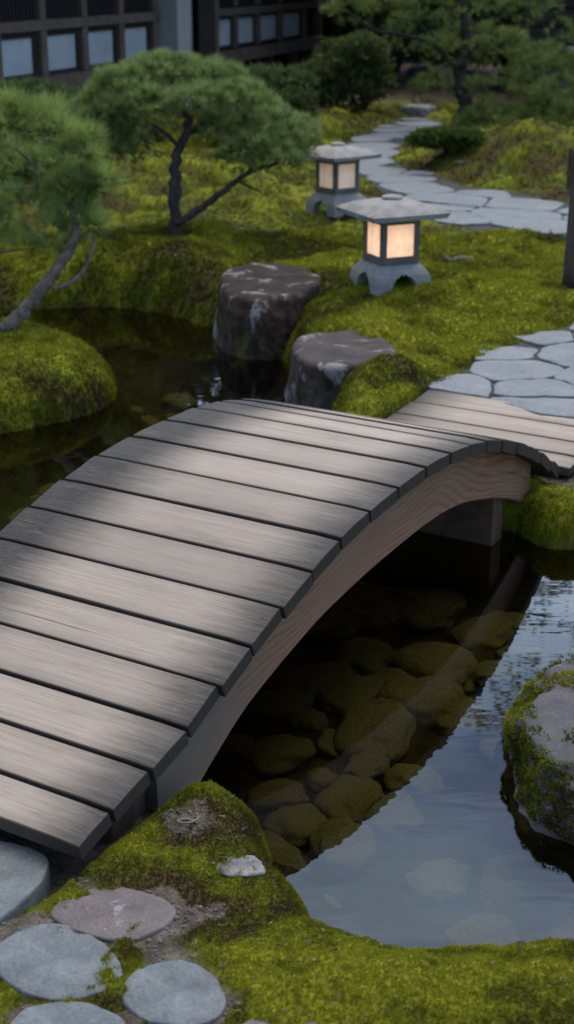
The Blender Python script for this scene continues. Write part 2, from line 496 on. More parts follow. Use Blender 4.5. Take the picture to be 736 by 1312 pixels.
def terrain(x, y):
    """height and the masks moss, bed, tint of the ground at x, y"""
    x = np.asarray(x, float); y = np.asarray(y, float)
    wob = (fbm(x * 9, y * 9, 5, 3) - .5) * .05
    dp = -sdist(x, y, pond_s) + wob
    di = sdist(x, y, islet) + wob
    D = np.maximum(dp, di)
    base = -.085 + .085 * smooth(2.9, 4.0, y)
    m = np.zeros_like(x)
    for mx, my, rx, ry, a in MOUNDS:
        m = m + a * np.exp(-((x - mx) / rx) ** 2 - ((y - my) / ry) ** 2)
    isl = smooth(0, .1, di)
    base = base * (1 - isl) + isl * (-.02 + .06 * smooth(.05, .35, di))
    m = m * (1 - isl) * (1 - smooth(-.95, .0, sdist(x, y, path_far))) * (1 - smooth(-.16, .02, sdist(x, y, path_near)))
    # moss cushions
    lump = fbm(x * 5.2, y * 5.2, 11, 3) - .5
    lump2 = np.abs(vnoise(x * 22, y * 22, 21) - .5) * 2
    micro = fbm(x * 70, y * 70, 31, 3) - .5
    cush = .6 * (1 - np.abs(vnoise(x * 26 + 3, y * 26, 81) * 2 - 1)) + .4 * vnoise(x * 48, y * 48, 82) - .5
    far = np.clip(y / 5, .55, 2.2)
    # path and slab masks
    ipn = smooth(-.02, .02, sdist(x, y, path_near)); ipf = smooth(-.04, .03, sdist(x, y, path_far))
    stp = smooth(-.03, .02, sdist(x, y, step_area))
    s = (x - P0.x) * AX.x + (y - P0.y) * AX.y; w = (x - P0.x) * LT.x + (y - P0.y) * LT.y
    lnd = smooth(2.66, 2.76, s) * (1 - smooth(3.38, 3.44, s)) * smooth(-.12, -.05, w) * (1 - smooth(.79, .83, w))
    under = smooth(-.3, .05, s) * (1 - smooth(.5, .7, s)) * smooth(-.02, .05, w) * (1 - smooth(.95, 1.0, w))
    flat = np.maximum.reduce([ipn, ipf, stp, lnd])
    dirt = np.zeros_like(x)
    for px_, py_, rr in dirt_spots:
        q = P(px_, py_, -.08)
        dirt = np.maximum(dirt, np.exp(-(((x - q.x) ** 2 + (y - q.y) ** 2) / rr ** 2) ** 1.5))
    dirt = np.clip(dirt * (.55 + fbm(x * 25, y * 25, 3, 3)), 0, 1)
    fardirt = smooth(18, 21, y)
    patch = smooth(.46, .56, fbm(x * 13, y * 13, 91, 3)) * stp
    moss = (1 - flat + patch) * (1 - fardirt) * (1 - smooth(.35, .85, dirt + .9 * (fbm(x * 34, y * 34, 9, 3) - .5))) * (1 - under)
    zl = base + m * (1 - flat) + moss * (lump * .075 * far * .9 - lump2 * .010 * far + micro * .006 + cush * .014 * np.clip(far, .95, 1.3)) + (1 - moss) * micro * .010
    zl = zl - np.maximum(np.maximum(ipn, ipf) * .010, lnd * .085) - stp * .004 - under * .06
    edge = .075 + .03 * far + .16 * smooth(6.6, 7.4, y) * smooth(.1, -.2, x)
    bank = 1 - np.exp(-np.clip(D, 0, None) / (edge * .45))
    bed_z = -.46 + .05 * (fbm(x * 4, y * 4, 41, 3) - .5)
    slope = 1 - np.exp(np.clip(D, None, 0) / .10)
    z = np.where(D > 0, (ZW - .05) + (zl - ZW + .05) * bank, (ZW - .05) + (bed_z - ZW + .05) * slope)
    bed = smooth(.015, -.005, z - ZW)
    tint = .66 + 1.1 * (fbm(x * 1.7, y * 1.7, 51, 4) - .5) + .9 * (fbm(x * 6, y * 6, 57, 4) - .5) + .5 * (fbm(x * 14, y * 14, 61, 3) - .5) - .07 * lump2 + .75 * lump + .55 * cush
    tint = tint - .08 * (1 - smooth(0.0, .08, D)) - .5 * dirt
    # brownish, dry moss in the right-hand garden and in the foreground middle; at left-back, greener moss with the pine's shade painted in
    def brown(px_, py_, z_, rx, ry, a):  # local tint spot, used for brown moss and for painted shade
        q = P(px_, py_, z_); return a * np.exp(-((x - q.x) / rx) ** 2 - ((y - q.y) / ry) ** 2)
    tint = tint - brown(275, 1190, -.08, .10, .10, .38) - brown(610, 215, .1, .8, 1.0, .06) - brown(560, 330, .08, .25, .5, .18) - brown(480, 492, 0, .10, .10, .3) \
        - brown(690, 620, 0, .1, .2, .35) - brown(170, 300, 0, .9, 1.6, .15) - brown(40, 350, 0, .9, .8, .10) - brown(150, 1110, -.08, .08, .07, .2) + brown(480, 430, 0, .4, .6, .12) + brown(560, 1250, -.06, .25, .12, .10) + .13 * (1 - smooth(2.8, 3.6, y)) * (1 - 3.2 * np.abs(fbm(x * 8 + 5, y * 11, 63, 4) - .5) * 2) - .30 * (1 - smooth(2.8, 3.6, y)) * smooth(.54, .66, fbm(x * 10, y * 14, 65, 4)) - .16 * smooth(8.0, 10.5, y) + brown(700, 670, -.1, .25, .3, .22)  # moss tinted darker across the far back, painting in its shade
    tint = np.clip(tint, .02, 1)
    return z, np.clip(moss, 0, 1), bed, tint

def gz_at(x, y): return float(terrain(np.array([x]), np.array([y]))[0][0])

# ------------------------------------------------------------------ the ground sheet
def axis(segs):
    out = [segs[0][0]]
    for a, b, st in segs:
        n = max(1, int(round((b - a) / st)))
        out += list(a + (b - a) * (np.arange(1, n + 1) / n))
    return np.array(out)
xs = axis([(-300, -60, 40), (-60, -12, 4), (-12, -5, .5), (-5, -2.2, .06), (-2.2, -1.0, .03), (-1.0, 1.3, .0125), (1.3, 2.6, .03), (2.6, 5, .06), (5, 12, .5), (12, 60, 4), (60, 300, 40)])
ys = [-300, -200, -100, -50, -25, -12, -6, -3, -1.5, -.5, .2, .7, 1.1, 1.4, 1.6, 1.75]
ys += list(np.arange(1.82, 3.4, .0125))
v = ys[-1]
while v < 30: v += .0042 * v; ys.append(v)
while v < 320: v *= 1.25; ys.append(v)
ys = np.array(ys)
GX, GY = np.meshgrid(xs, ys)
gz, gm, gb, gt = terrain(GX.ravel(), GY.ravel())
nx, ny = len(xs), len(ys)
idx = np.arange(nx * ny).reshape(ny, nx)
quads = np.stack([idx[:-1, :-1], idx[:-1, 1:], idx[1:, 1:], idx[1:, :-1]], -1).reshape(-1, 4)
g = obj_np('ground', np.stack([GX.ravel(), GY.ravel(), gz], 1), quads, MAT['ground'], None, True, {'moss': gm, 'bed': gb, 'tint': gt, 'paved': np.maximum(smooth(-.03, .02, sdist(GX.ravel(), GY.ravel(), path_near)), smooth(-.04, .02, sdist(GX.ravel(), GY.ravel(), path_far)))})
tag(g, kind='structure')

# water: one level sheet over the pond
wp = chaikin([(-6, 7.6), (-6, 4.2), (-3, 2.2), (-.9, 2.3), (.0, 2.0), (1.2, 2.0), (3.4, 2.8), (3.4, 4.6), (2.3, 5.2), (1.0, 5.0), (.6, 6.5), (.3, 8.2), (-4, 8.2)], 1)
bm = bmesh.new()
bm.faces.new([bm.verts.new((a, b, ZW)) for a, b in wp])
tag(obj_bm('water', bm, MAT['water']), kind='structure')

# ------------------------------------------------------------------ blades: tufts of thin triangles
def blades(base, direc, n, length, width, spread, bend=0.0, seed=1, taper_base=1.0):
    """base (k,3), direc (k,3) -> verts, faces, owner index; n blades per base, fanned round direc"""
    r = np.random.default_rng(seed)
    k = len(base)
    own = np.repeat(np.arange(k), n)
    d = direc[own] + r.normal(0, 1, (k * n, 3)) * np.asarray(spread).reshape(-1, 1)
    d /= np.linalg.norm(d, axis=1, keepdims=True) + 1e-9
    side = np.cross(d, r.normal(0, 1, (k * n, 3)))
    side /= np.linalg.norm(side, axis=1, keepdims=True) + 1e-9
    L = (np.asarray(length) * np.ones(k))[own] * r.uniform(.6, 1.2, k * n)
    W = (np.asarray(width) * np.ones(k))[own] * r.uniform(.7, 1.3, k * n)
    b = base[own]
    v = np.empty((k * n, 3, 3))
    v[:, 0] = b - side * (W / 2)[:, None]
    v[:, 1] = b + side * (W / 2)[:, None]
    v[:, 2] = b + d * L[:, None]
    f = np.arange(k * n * 3).reshape(-1, 3)
    return v.reshape(-1, 3), f, np.repeat(own, 3)

# moss leaflets over the ground
N = 860000
r_ = np.random.default_rng(3)
ty = 1.85 * np.exp(r_.uniform(0, math.log(19 / 1.85), N))
ty[:220000] = 1.85 * np.exp(r_.uniform(0, math.log(3.2 / 1.85), 220000))
ty[220000:330000] = r_.uniform(5.0, 9.5, 110000)
ty[330000:430000] = r_.uniform(3.7, 5.4, 100000)
ty[430000:560000] = r_.uniform(5.0, 9.5, 130000)
tx = ty * r_.uniform(-.31, .37, N)
tz, tm, tb, tt = terrain(tx, ty)
e = .004
zx = terrain(tx + e, ty)[0]; zy = terrain(tx, ty + e)[0]
gx, gy = (zx - tz) / e, (zy - tz) / e
steep = np.sqrt(gx ** 2 + gy ** 2)
# banks are steep: repeat their samples up and down the slope so that they are as thickly clad
rep_ = np.clip(np.round(steep * 1.6), 1, 6).astype(int)
ii = np.repeat(np.arange(N), rep_)
sh = np.where(rep_[ii] > 1, r_.normal(0, 1, len(ii)) * .006 / (1 + steep[ii]) ** .5, 0)
gn = np.stack([gx, gy], 1)[ii] / (steep[ii] + 1e-6)[:, None]
tx = tx[ii] + gn[:, 0] * sh; ty = ty[ii] + gn[:, 1] * sh; tz = tz[ii] + steep[ii] * sh
tm, tt, gx, gy = tm[ii], tt[ii], gx[ii], gy[ii]
nrm = np.stack([-np.clip(gx, -3, 3), -np.clip(gy, -3, 3), np.ones(len(ii))], 1)
nrm /= np.linalg.norm(nrm, axis=1, keepdims=True)
keep = (tm > .25 + .5 * r_.random(len(ii))) & (tz > ZW - .004)
kb = np.stack([tx, ty, tz - .001], 1)[keep]; kn = nrm[keep]
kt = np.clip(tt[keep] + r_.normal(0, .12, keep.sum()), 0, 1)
nearf = np.clip((kb[:, 1] - 2.0) / 4.0, 0, 1)
ln = (.0052 + .0016 * kb[:, 1] * (.4 + .6 * nearf)) * r_.uniform(.6, 1.4, len(kb)); wd = .0010 + .00048 * kb[:, 1] * (.6 + .4 * nearf)
kn2 = kn * .8 + np.array([0, 0, .35]); kn2 /= np.linalg.norm(kn2, axis=1, keepdims=True)
v, f, ow = blades(kb, kn2, 3, ln, wd, .6, seed=5)
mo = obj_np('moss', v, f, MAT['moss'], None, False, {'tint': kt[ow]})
tag(mo, 'low fuzzy moss carpeting the banks, the islet and the garden mounds', 'moss', kind='stuff')

# grit on the bare earth between the stepping stones
gv, gf = [], []
rg = np.random.default_rng(12)
cnt = 0
cand = []
for px_, py_, rr in dirt_spots[:1] * 3 + dirt_spots:
    q = P(px_, py_, -.08)
    for _ in range(130): cand.append((q.x + rg.normal(0, rr * .8), q.y + rg.normal(0, rr * .8)))
lo, hi = step_area.min(0), step_area.max(0)
for _ in range(2600): cand.append((rg.uniform(-.62, .1), rg.uniform(1.8, 2.55)))
cand = np.array(cand)
cz, cm, cb, ct = terrain(cand[:, 0], cand[:, 1])
octa = np.array([(1, 0, 0), (0, 1, 0), (-1, 0, 0), (0, -1, 0), (0, 0, 1), (0, 0, -1)], float)
of = [(0, 1, 4), (1, 2, 4), (2, 3, 4), (3, 0, 4), (1, 0, 5), (2, 1, 5), (3, 2, 5), (0, 3, 5)]
for i in range(len(cand)):
    if cm[i] > .45 or cz[i] < ZW + .02: continue
    s_ = rg.uniform(.0012, .0052) * (1.6 if rg.random() < .08 else 1)
    a = rg.uniform(0, 6.3)
    o = octa * [s_, s_ * rg.uniform(.5, 1), s_ * .6]
    o = o @ np.array([[math.cos(a), math.sin(a), 0], [-math.sin(a), math.cos(a), 0], [0, 0, 1]]) + [cand[i, 0], cand[i, 1], cz[i] + s_ * .2]
    gv.append(o); gf.append(np.array(of) + 6 * cnt); cnt += 1
tag(obj_np('gravel', np.concatenate(gv), np.concatenate(gf), MAT['pebble']), 'loose grit on the bare earth around the stepping stones', 'gravel', kind='stuff')

# fallen needles and bits of leaf on the moss
rl = np.random.default_rng(77)
ly = 1.9 * np.exp(rl.uniform(0, math.log(14 / 1.9), 2600)); lx = ly * rl.uniform(-.3, .3, 2600)
lz, lm, lb, lt_ = terrain(lx, ly)
ok = (lz > ZW + .03) & (lm > .6) & (fbm(lx * 3, ly * 3, 99, 3) > .47)
lp = np.stack([lx, ly, lz + .006 + .0012 * ly], 1)[ok]
ld = rl.normal(0, 1, (len(lp), 3)); ld[:, 2] *= .15; ld /= np.linalg.norm(ld, axis=1, keepdims=True)
v, f, ow = blades(lp, ld, 1, .012 + .003 * lp[:, 1], .0025 + .0012 * lp[:, 1], .05, seed=78)
tag(obj_np('leaf_litter', v, f, MAT['litter'], None, False, {'tint': rl.random(len(lp))[ow]}), 'scattered brown needles and bits of leaf lying on the moss', 'leaf litter', kind='stuff')

# ------------------------------------------------------------------ the footbridge
bridge = empty('footbridge', BR(.3, WID / 2, -.15))
tag(bridge, 'arched wooden plank footbridge spanning the pond, with blackened plank ends', 'bridge')
inv = bridge.matrix_world.inverted() if False else Matrix.Translation(-Vector(bridge.location))

def planks(name, edges, zf, w0, w1, thick, parent, gap=.011, seed=2, trim=0.0):
    """a row of planks as one deck mesh; edges are the seams along the bridge"""
    rr = random.Random(seed)
    verts, faces, uvs, pids, edg = [], [], [], [], []
    NW = 14
    for i in range(len(edges) - 1):
        s0, s1 = edges[i] + gap / 2, edges[i + 1] - gap / 2
        z0, z1 = zf(edges[i]), zf(edges[i + 1])
        tang = Vector((s1 - s0, z1 - z0)).normalized(); nor = Vector((-tang.y, tang.x))
        c = Vector(((s0 + s1) / 2, (z0 + z1) / 2 + rr.uniform(-.0015, .0015)))
        hl = (s1 - s0) / 2 / max(tang.x, .55)
        L = min(hl, math.hypot(s1 - s0, z1 - z0) / 2)
        ch = .004
        sec = [(-L, -thick), (-L, -ch), (-L + ch * .35, -ch * .3), (-L + ch, 0), (-L * .5, .0008), (0, .001), (L * .5, .0008), (L - ch, 0), (L - ch * .35, -ch * .3), (L, -ch), (L, -thick)]
        isedge = [1, 1, .9, .25, 0, 0, 0, .25, .9, 1, 1]
        a, b = w0 + rr.uniform(-.004, .004), w1 + rr.uniform(-.004, .004)
        pid = rr.random(); tw = rr.uniform(-.003, .003)
        st = len(verts); ns = len(sec)
        for k in range(NW + 1):
            t = k / NW
            w = a + (b - a) * t
            t2 = 0 if k == 0 else (1 if k == NW else t)
            inset = .003 if k in (0, NW) else 0
            for j, (l, n_) in enumerate(sec):
                q = c + tang * (l * (1 - inset * .5)) + nor * (n_ - (inset if n_ > -thick else 0) + tw * (t - .5) * (1 if l > 0 else -1))
                verts.append(BR(q.x, w, q.y))
                uvs.append((t * (1 - 2 * trim) + trim, (l + .08) * 1.0 + pid * 5)); pids.append(pid); edg.append(isedge[j])
        for k in range(NW):
            for j in range(ns):
                j2 = (j + 1) % ns
                faces.append((st + k * ns + j, st + k * ns + j2, st + (k + 1) * ns + j2, st + (k + 1) * ns + j))
        # end caps
        faces.append(tuple(st + j for j in range(ns))[::-1]); faces.append(tuple(st + NW * ns + j for j in range(ns)))
    me = bpy.data.meshes.new(name)
    off = Vector(parent.location) if parent else Vector()
    me.from_pydata([v - off for v in verts], [], faces)
    uvl = me.uv_layers.new(name='grain')
    for lp in me.loops: uvl.data[lp.index].uv = uvs[lp.vertex_index]
    for nm, arr in (('pid', pids), ('edge', edg)):
        at = me.attributes.new(nm, 'FLOAT', 'POINT'); at.data.foreach_set('value', np.array(arr, np.float32))
    me.materials.append(MAT['deck'])
    bmx = bmesh.new(); bmx.from_mesh(me); bmesh.ops.recalc_face_normals(bmx, faces=bmx.faces); bmx.to_mesh(me); bmx.free()
    return link(bpy.data.objects.new(name, me), parent)

seams = [-.105, .0085, .124, .262, .405, .538, .674, .818, .97, 1.122, 1.286, 1.459, 1.64, 1.808, 1.957, 2.088, 2.215, 2.345, 2.475, 2.595, 2.71, 2.788][1:]
deck = planks('deck', seams, prof, 0, WID, .040, bridge, .013)

bs = np.array([.20, .36, .513, .723, .90, 1.113, 1.35, 1.574, 1.74, 1.896, 2.02, 2.139, 2.27, 2.411, 2.53, 2.657])
bz = np.array([-.42, -.28, -.178, -.067, -.018, .031, .058, .072, .078, .076, .062, .037, .0, -.042, -.094, -.153])
def beam(w0, w1):
    ss = np.linspace(.36, 2.63, 60)
    bot = np.interp(ss, bs, bz)
    for _ in range(3): bot[1:-1] = (bot[:-2] + bot[1:-1] * 2 + bot[2:]) / 4
    top = np.array([prof(s) for s in ss]) - .0435
    verts, faces, uvs = [], [], []
    off = Vector(bridge.location)
    for i, s in enumerate(ss):
        # grain follows the arch
        for (w, z, t) in ((w0, top[i], 1), (w0, bot[i] + .006, .03), (w0 + .006, bot[i], 0), (w1, bot[i], 0), (w1, top[i], 1)):
            verts.append(BR(s, w, z) - off); uvs.append((s, z - prof(s) * .8 + (w - w0)))
    n = 5
    for i in range(len(ss) - 1):
        for j in range(n):
            faces.append((i * n + j, i * n + (j + 1) % n, (i + 1) * n + (j + 1) % n, (i + 1) * n + j))
    faces.append(tuple(range(n))[::-1]); faces.append(tuple((len(ss) - 1) * n + j for j in range(n)))
    me = bpy.data.meshes.new('beam'); me.from_pydata(verts, [], faces)
    uvl = me.uv_layers.new(name='grain')
    for lp in me.loops: uvl.data[lp.index].uv = uvs[lp.vertex_index]
    me.materials.append(MAT['beam'])
    bmx = bmesh.new(); bmx.from_mesh(me); bmesh.ops.recalc_face_normals(bmx, faces=bmx.faces); bmx.to_mesh(me); bmx.free()
    return link(bpy.data.objects.new('beam', me), bridge)
beam(.055, .110)
beam(.810, .865)

def br_box(name, s0, s1, w0, w1, z0, z1, mat, bev=.006):
    bm = bmesh.new()
    mt = Matrix(((LT.x, AX.x, 0, P0.x), (LT.y, AX.y, 0, P0.y), (0, 0, 1, 0), (0, 0, 0, 1)))
    vs = box(bm, (w0, s0, z0), (w1, s1, z1), bev)
    bm.transform(Matrix.Translation(-Vector(bridge.location)) @ mt)
    return obj_bm(name, bm, mat, bridge)
br_box('cross_sleeper', 2.35, 2.44, .075, .845, -.34, -.02, MAT['sleeper'])
br_box('cross_sleeper', .20, .29, .065, .855, -.20, -.030, MAT['sleeper'])
br_box('end_block', .30, .358, .085, .14, -.20, -.002, MAT['beam'])

# landing boards at the far end, flat on the bank
land = empty('boardwalk_landing', BR(3.05, .46, -.03))
tag(land, 'flat pale plank landing between the bridge foot and the flagstone path', 'boardwalk')
planks('boards', [2.80, 2.92, 3.055, 3.21, 3.372], lambda s: -.034 + .062 * (s - 2.80), -.03, .80, .034, land, .009, 5, .16)
bm = bmesh.new()
for w_ in (.1, .6):
    vs = box(bm, (w_, 2.78, -.10), (w_ + .06, 3.35, -.035), .004)
mt = Matrix(((LT.x, AX.x, 0, P0.x), (LT.y, AX.y, 0, P0.y), (0, 0, 1, 0), (0, 0, 0, 1)))
bm.transform(Matrix.Translation(-Vector(land.location)) @ mt)
obj_bm('joist', bm, MAT['sleeper'], land)

# ------------------------------------------------------------------ stones
def stone_bm(outline, h, top_round=.005, wob=.007, seed=0, crown=.004, bottom_scale=1.0, rings=7, sub=3, tilt=(0, 0)):
    """a slab from a closed outline (list of xy about its centre), top at z=0, bottom at -h"""
    bm = bmesh.new()
    o = chaikin(outline, sub)
    n = len(o)
    lv = []
    prof_ = [(1 - .0, -h, bottom_scale), (0, -h * .55, (1 + bottom_scale) / 2), (0, -top_round, 1.0)]
    steps = [(bottom_scale, -h), ((1 + bottom_scale) / 2 + .004, -h * .5), (1.0, -top_round * 1.3)]
    for a in (30, 60, 90):
        steps.append((1 - (top_round * (1 - math.cos(R(a)))) / .12, -top_round * (1 - math.sin(R(a)))))
    sc_last = steps[-1][0]
    for t in (.8, .6, .4, .2): steps.append((sc_last * t, None))
    for sc, z in steps:
        ring = []
        for i, (x, y) in enumerate(o):
            rx, ry = x * sc, y * sc
            q = Vector((rx * 14 + seed * 3.1, ry * 14, (z if z is not None else 0) * 14))
            zz = z if z is not None else 0
            dz = mnoise.fractal(q, 1.0, 2.0, 3) * wob
            if z is None or z > -top_round * 1.5:
                zz += dz + crown * (1 - sc) + tilt[0] * rx + tilt[1] * ry
            k = 1 + mnoise.fractal(q * .8, 1.0, 2.0, 4) * wob * 4.5
            ring.append(bm.verts.new((rx * k, ry * k, zz)))
        lv.append(ring)
    for a, b in zip(lv[:-1], lv[1:]):
        for i in range(n):
            bm.faces.new((a[i], a[(i + 1) % n], b[(i + 1) % n], b[i]))
    bm.faces.new(lv[-1])
    bm.faces.new(lv[0][::-1])
    return bm

def slab(name, pts, z, h, mat, label, cat, group=None, **kw):
    """slab traced as pixels lying at height z"""
    w = np.array([P(x, y, z)[:2] for x, y in pts])
    c = w.mean(0)
    o = obj_bm(name, stone_bm(w - c, h, **kw), mat, None, True)
    o.location = (c[0], c[1], z)
    tag(o, label, cat, group)
    return o

GS = 'stepping stones at the near end of the bridge'
zs = -.089
slab('stepping_stone', [(-160, 1080), (-60, 1070), (0, 1074), (44, 1086), (66, 1100), (58, 1124), (30, 1150), (0, 1180), (-60, 1215), (-160, 1230)], zs, .09, MAT['flag_blue'],
     'large grey blue slab directly below the lowest bridge plank, cut by the photo edge', 'stepping stone', GS, seed=1)
slab('stepping_stone', [(62, 1166), (82, 1148), (110, 1138), (165, 1135), (208, 1150), (229, 1164), (222, 1180), (196, 1196), (160, 1207), (112, 1200), (78, 1184)], zs + .008, .08, MAT['flag_red'],
     'reddish brown stepping stone with a pale chip, lying above the round blue stones', 'stepping stone', GS, seed=2)
slab('stepping_stone', [(-20, 1225), (0, 1205), (40, 1185), (80, 1180), (122, 1198), (150, 1222), (160, 1250), (140, 1268), (100, 1278), (50, 1280), (10, 1262)], zs + .008, .08, MAT['flag_blue'],
     'biggest round blue grey stepping stone, between the reddish stone and the photo corner', 'stepping stone', GS, seed=3)
slab('stepping_stone', [(150, 1272), (165, 1248), (200, 1230), (240, 1228), (272, 1246), (292, 1275), (290, 1298), (262, 1312), (215, 1315), (175, 1300)], zs + .008, .08, MAT['flag_blue'],
     'round pale blue stepping stone beside the moss, right of the biggest blue stone', 'stepping stone', GS, seed=4)
slab('stepping_stone', [(10, 1312), (40, 1288), (90, 1280), (140, 1290), (172, 1318), (150, 1370), (60, 1390), (0, 1350)], zs + .008, .08, MAT['flag_blue'],
     'blue grey stepping stone cut off by the bottom edge below the biggest one', 'stepping stone', GS, seed=5)
slab('stepping_stone', [(296, 1318), (330, 1299), (380, 1293), (430, 1300), (470, 1318), (450, 1360), (380, 1380), (310, 1360)], zs + .012, .08, MAT['flag_red'],
     'reddish stone edge in the moss at the bottom of the photo', 'stepping stone', GS, seed=6)
def rockmesh(rx, ry, rz, seed, sub=5, amp=.14, fq=1.6, flat_top=None, power=2.4):
    bm = bmesh.new()
    bmesh.ops.create_icosphere(bm, subdivisions=sub, radius=1)
    sd_ = Vector((seed * 7.3, seed * 3.7, seed * 1.9))
    for v_ in bm.verts:
        d = v_.co.normalized()
        k = (abs(d.x) ** power + abs(d.y) ** power + abs(d.z) ** power) ** (-1 / power)
        n_ = mnoise.fractal(d * fq + sd_, 1.0, 2.0, 5) * amp + mnoise.noise(d * 9 + sd_) * amp * .12
        p = d * k * (1 + n_)
        if flat_top is not None and p.z > flat_top: p.z = flat_top + (p.z - flat_top) * .18
        v_.co = Vector((p.x * rx, p.y * ry, p.z * rz))
    return bm

q = P(310, 1096, -.06)
o = obj_bm('lichen_rock', rockmesh(.050, .036, .016, 4, 4, .22, 1.3, .5), MAT['pale'], None, True)
o.location = (q.x, q.y, gz_at(q.x, q.y) - .003); tag(o, 'small pale lichen covered rock half sunk in moss by the near bank', 'rock')

bm = bmesh.new()
q = P(241, 1053, -.07)
ring = [Vector((math.cos(a) * .020 * (1 + .02 * a), math.sin(a) * .014, .004 + .003 * a)) for a in np.linspace(.3, 6.6, 26)]
tube(bm, ring, [.0028 * (1 - .5 * abs(i / 25 - .5)) for i in range(26)], 7)
zq = float(terrain(np.array([q.x]), np.array([q.y]))[0][0])
o = obj_bm('curled_root', bm, MAT['twig'], None, True); o.location = (q.x, q.y, zq); tag(o, 'small curled dry root on bare earth beside the bridge beam foot', 'root')

# the two cut boulders on the far bank
def cut_boulder(name, center, zt, zb, outline, mat, label, seed, slope=.10):
    c = P(*center, zt)
    w = np.array([P(x, y, zt)[:2] for x, y in outline]) - np.array(c[:2])
    o_ = chaikin(w, 4)
    bm = bmesh.new(); rings = []
    hh = zt - zb
    steps = [(1.0 + slope, 1.0), (1.06 + slope * .9, .8), (1.05 + slope * .6, .6), (1.03 + slope * .3, .38), (1.01, .18), (1.0, .09), (.985, .04), (.95, .012), (.90, 0), (.75, 0), (.55, 0), (.35, 0), (.15, 0)]
    fine = []
    for (a, b), (a2, b2) in zip(steps[:-1], steps[1:]):
        nsub = 8 if b > .1 else 2
        for k in range(nsub): fine.append((a + (a2 - a) * k / nsub, b + (b2 - b) * k / nsub))
    fine.append(steps[-1])
    for sc, t in fine:
        ring = []
        for x, y in o_:
            p = Vector((x * sc, y * sc, -hh * t))
            n_ = mnoise.fractal(p * 7 + Vector((seed * 5, 0, 0)), 1.0, 2.0, 4)
            n2 = mnoise.noise(Vector((p.x * 16, p.y * 16, p.z * 4 + seed)))
            vd = mnoise.voronoi(Vector((p.x * 7 + seed, p.y * 7, p.z * 3)))[0]; n2 = n2 * .7 - 1.6 * max(0, .22 - (vd[1] - vd[0]))
            n4 = mnoise.noise(p * 3.2 + Vector((0, seed * 3, 0)))
            k = 1 + (n_ * .06 + n2 * .045 + n4 * .045) * min(1, t * 4 + .2)
            ring.append(bm.verts.new((p.x * k, p.y * k, p.z + (n_ * .014 + n4 * .012) * (1 if t < .1 else max(0, 1 - t * 3)))))
        rings.append(ring)
    n = len(o_)
    for a, b in zip(rings[:-1], rings[1:]):
        for i in range(n): bm.faces.new((a[i], a[(i + 1) % n], b[(i + 1) % n], b[i]))
    bm.faces.new(rings[-1])
    o = obj_bm(name, bm, mat, None, True)
    o.location = (c.x, c.y, zt)
    tag(o, label, 'boulder')
    return o
cut_boulder('boulder', (342, 358), .09, -.34, [(280, 360), (284, 346), (310, 336), (345, 333), (380, 337), (402, 346), (416, 356), (398, 370), (382, 378), (350, 386), (310, 384), (288, 375)],
            MAT['boulder'], 'flat topped dark purple boulder streaked with white lichen, standing in the dark water', 1, .12)
cut_boulder('boulder', (440, 442), .06, -.34, [(372, 440), (382, 428), (420, 422), (465, 421), (495, 429), (511, 448), (502, 460), (470, 466), (430, 470), (395, 466), (376, 455)],
            MAT['boulder_moss'], 'flat topped boulder with a pale blotch and mossy sides, just behind the bridge', 2, .04)

# big rock at the right edge with moss on its side
rk = empty('pond_rock', (0, 0, 0))
c = P(860, 950, -.12)
rk.location = (c.x, c.y, -.2)
tag(rk, 'big grey rock rising from the pond with moss down its side', 'rock')
rbm = rockmesh(.415, .38, .205, 9, 6, .15, 1.5, .70, 2.8)
rbm.verts.ensure_lookup_table(); rbm.normal_update()
vv = np.array([v_.co[:] for v_ in rbm.verts]); vn = np.array([v_.normal[:] for v_ in rbm.verts])
ff = np.array([[v_.index for v_ in f_.verts] for f_ in rbm.faces])
ob_rock = obj_bm('stone', rbm, MAT['rock'], rk, True)
# moss patch: leaflets on the side that faces the pond
rr_ = np.random.default_rng(8)
tri = vv[ff]; area = np.linalg.norm(np.cross(tri[:, 1] - tri[:, 0], tri[:, 2] - tri[:, 0]), axis=1)
def rock_moss(name, nsel, maskf, length, width, tintf, parent, seed):
    fi = rr_.choice(len(ff), nsel, p=area / area.sum())
    bc = rr_.dirichlet((1, 1, 1), nsel)
    pt = (tri[fi] * bc[:, :, None]).sum(1); nn = vn[ff[fi]].mean(1)
    mk = maskf(pt, nn)
    k = rr_.random(nsel) < mk
    pt, nn = pt[k], nn[k]
    lump = np.array([max(0, mnoise.noise(Vector(p) * 22)) for p in pt])
    pt = pt + nn * (lump * .02)[:, None]
    nn = nn + np.array([0, 0, .4]); nn /= np.linalg.norm(nn, axis=1, keepdims=True)
    ti = np.clip(tintf(pt) + rr_.normal(0, .12, len(pt)), 0, 1)
    v_, f_, ow_ = blades(pt, nn, 4, length, width, .6, seed=seed)
    return obj_np(name, v_, f_, MAT['moss'], parent, False, {'tint': ti[ow_]})
def rmask(p, n):
    a = fbm(p[:, 0] * 9 + 3, p[:, 1] * 9 + p[:, 2] * 9, 77, 3)
    side = smooth(.75, .35, n[:, 2])
    low = smooth(.13, .09, p[:, 2] + (a - .5) * .16)
    lip = smooth(.52, .62, a) * smooth(.02, -.15, p[:, 0])
    left = smooth(.10, -.05, p[:, 0] + .3 * p[:, 1])
    return np.clip((low * (p[:, 2] > .012) + side * .5 * (a > .48) + lip * .7) * left, 0, 1) * (p[:, 2] > .008)
rock_moss('moss_patch', 60000, rmask, .012, .0032, lambda p: .5 + 1.6 * (fbm(p[:, 0] * 10, p[:, 1] * 10 + p[:, 2] * 5, 5, 3) - .5) + 1.2 * (p[:, 2] - .08), rk, 3)

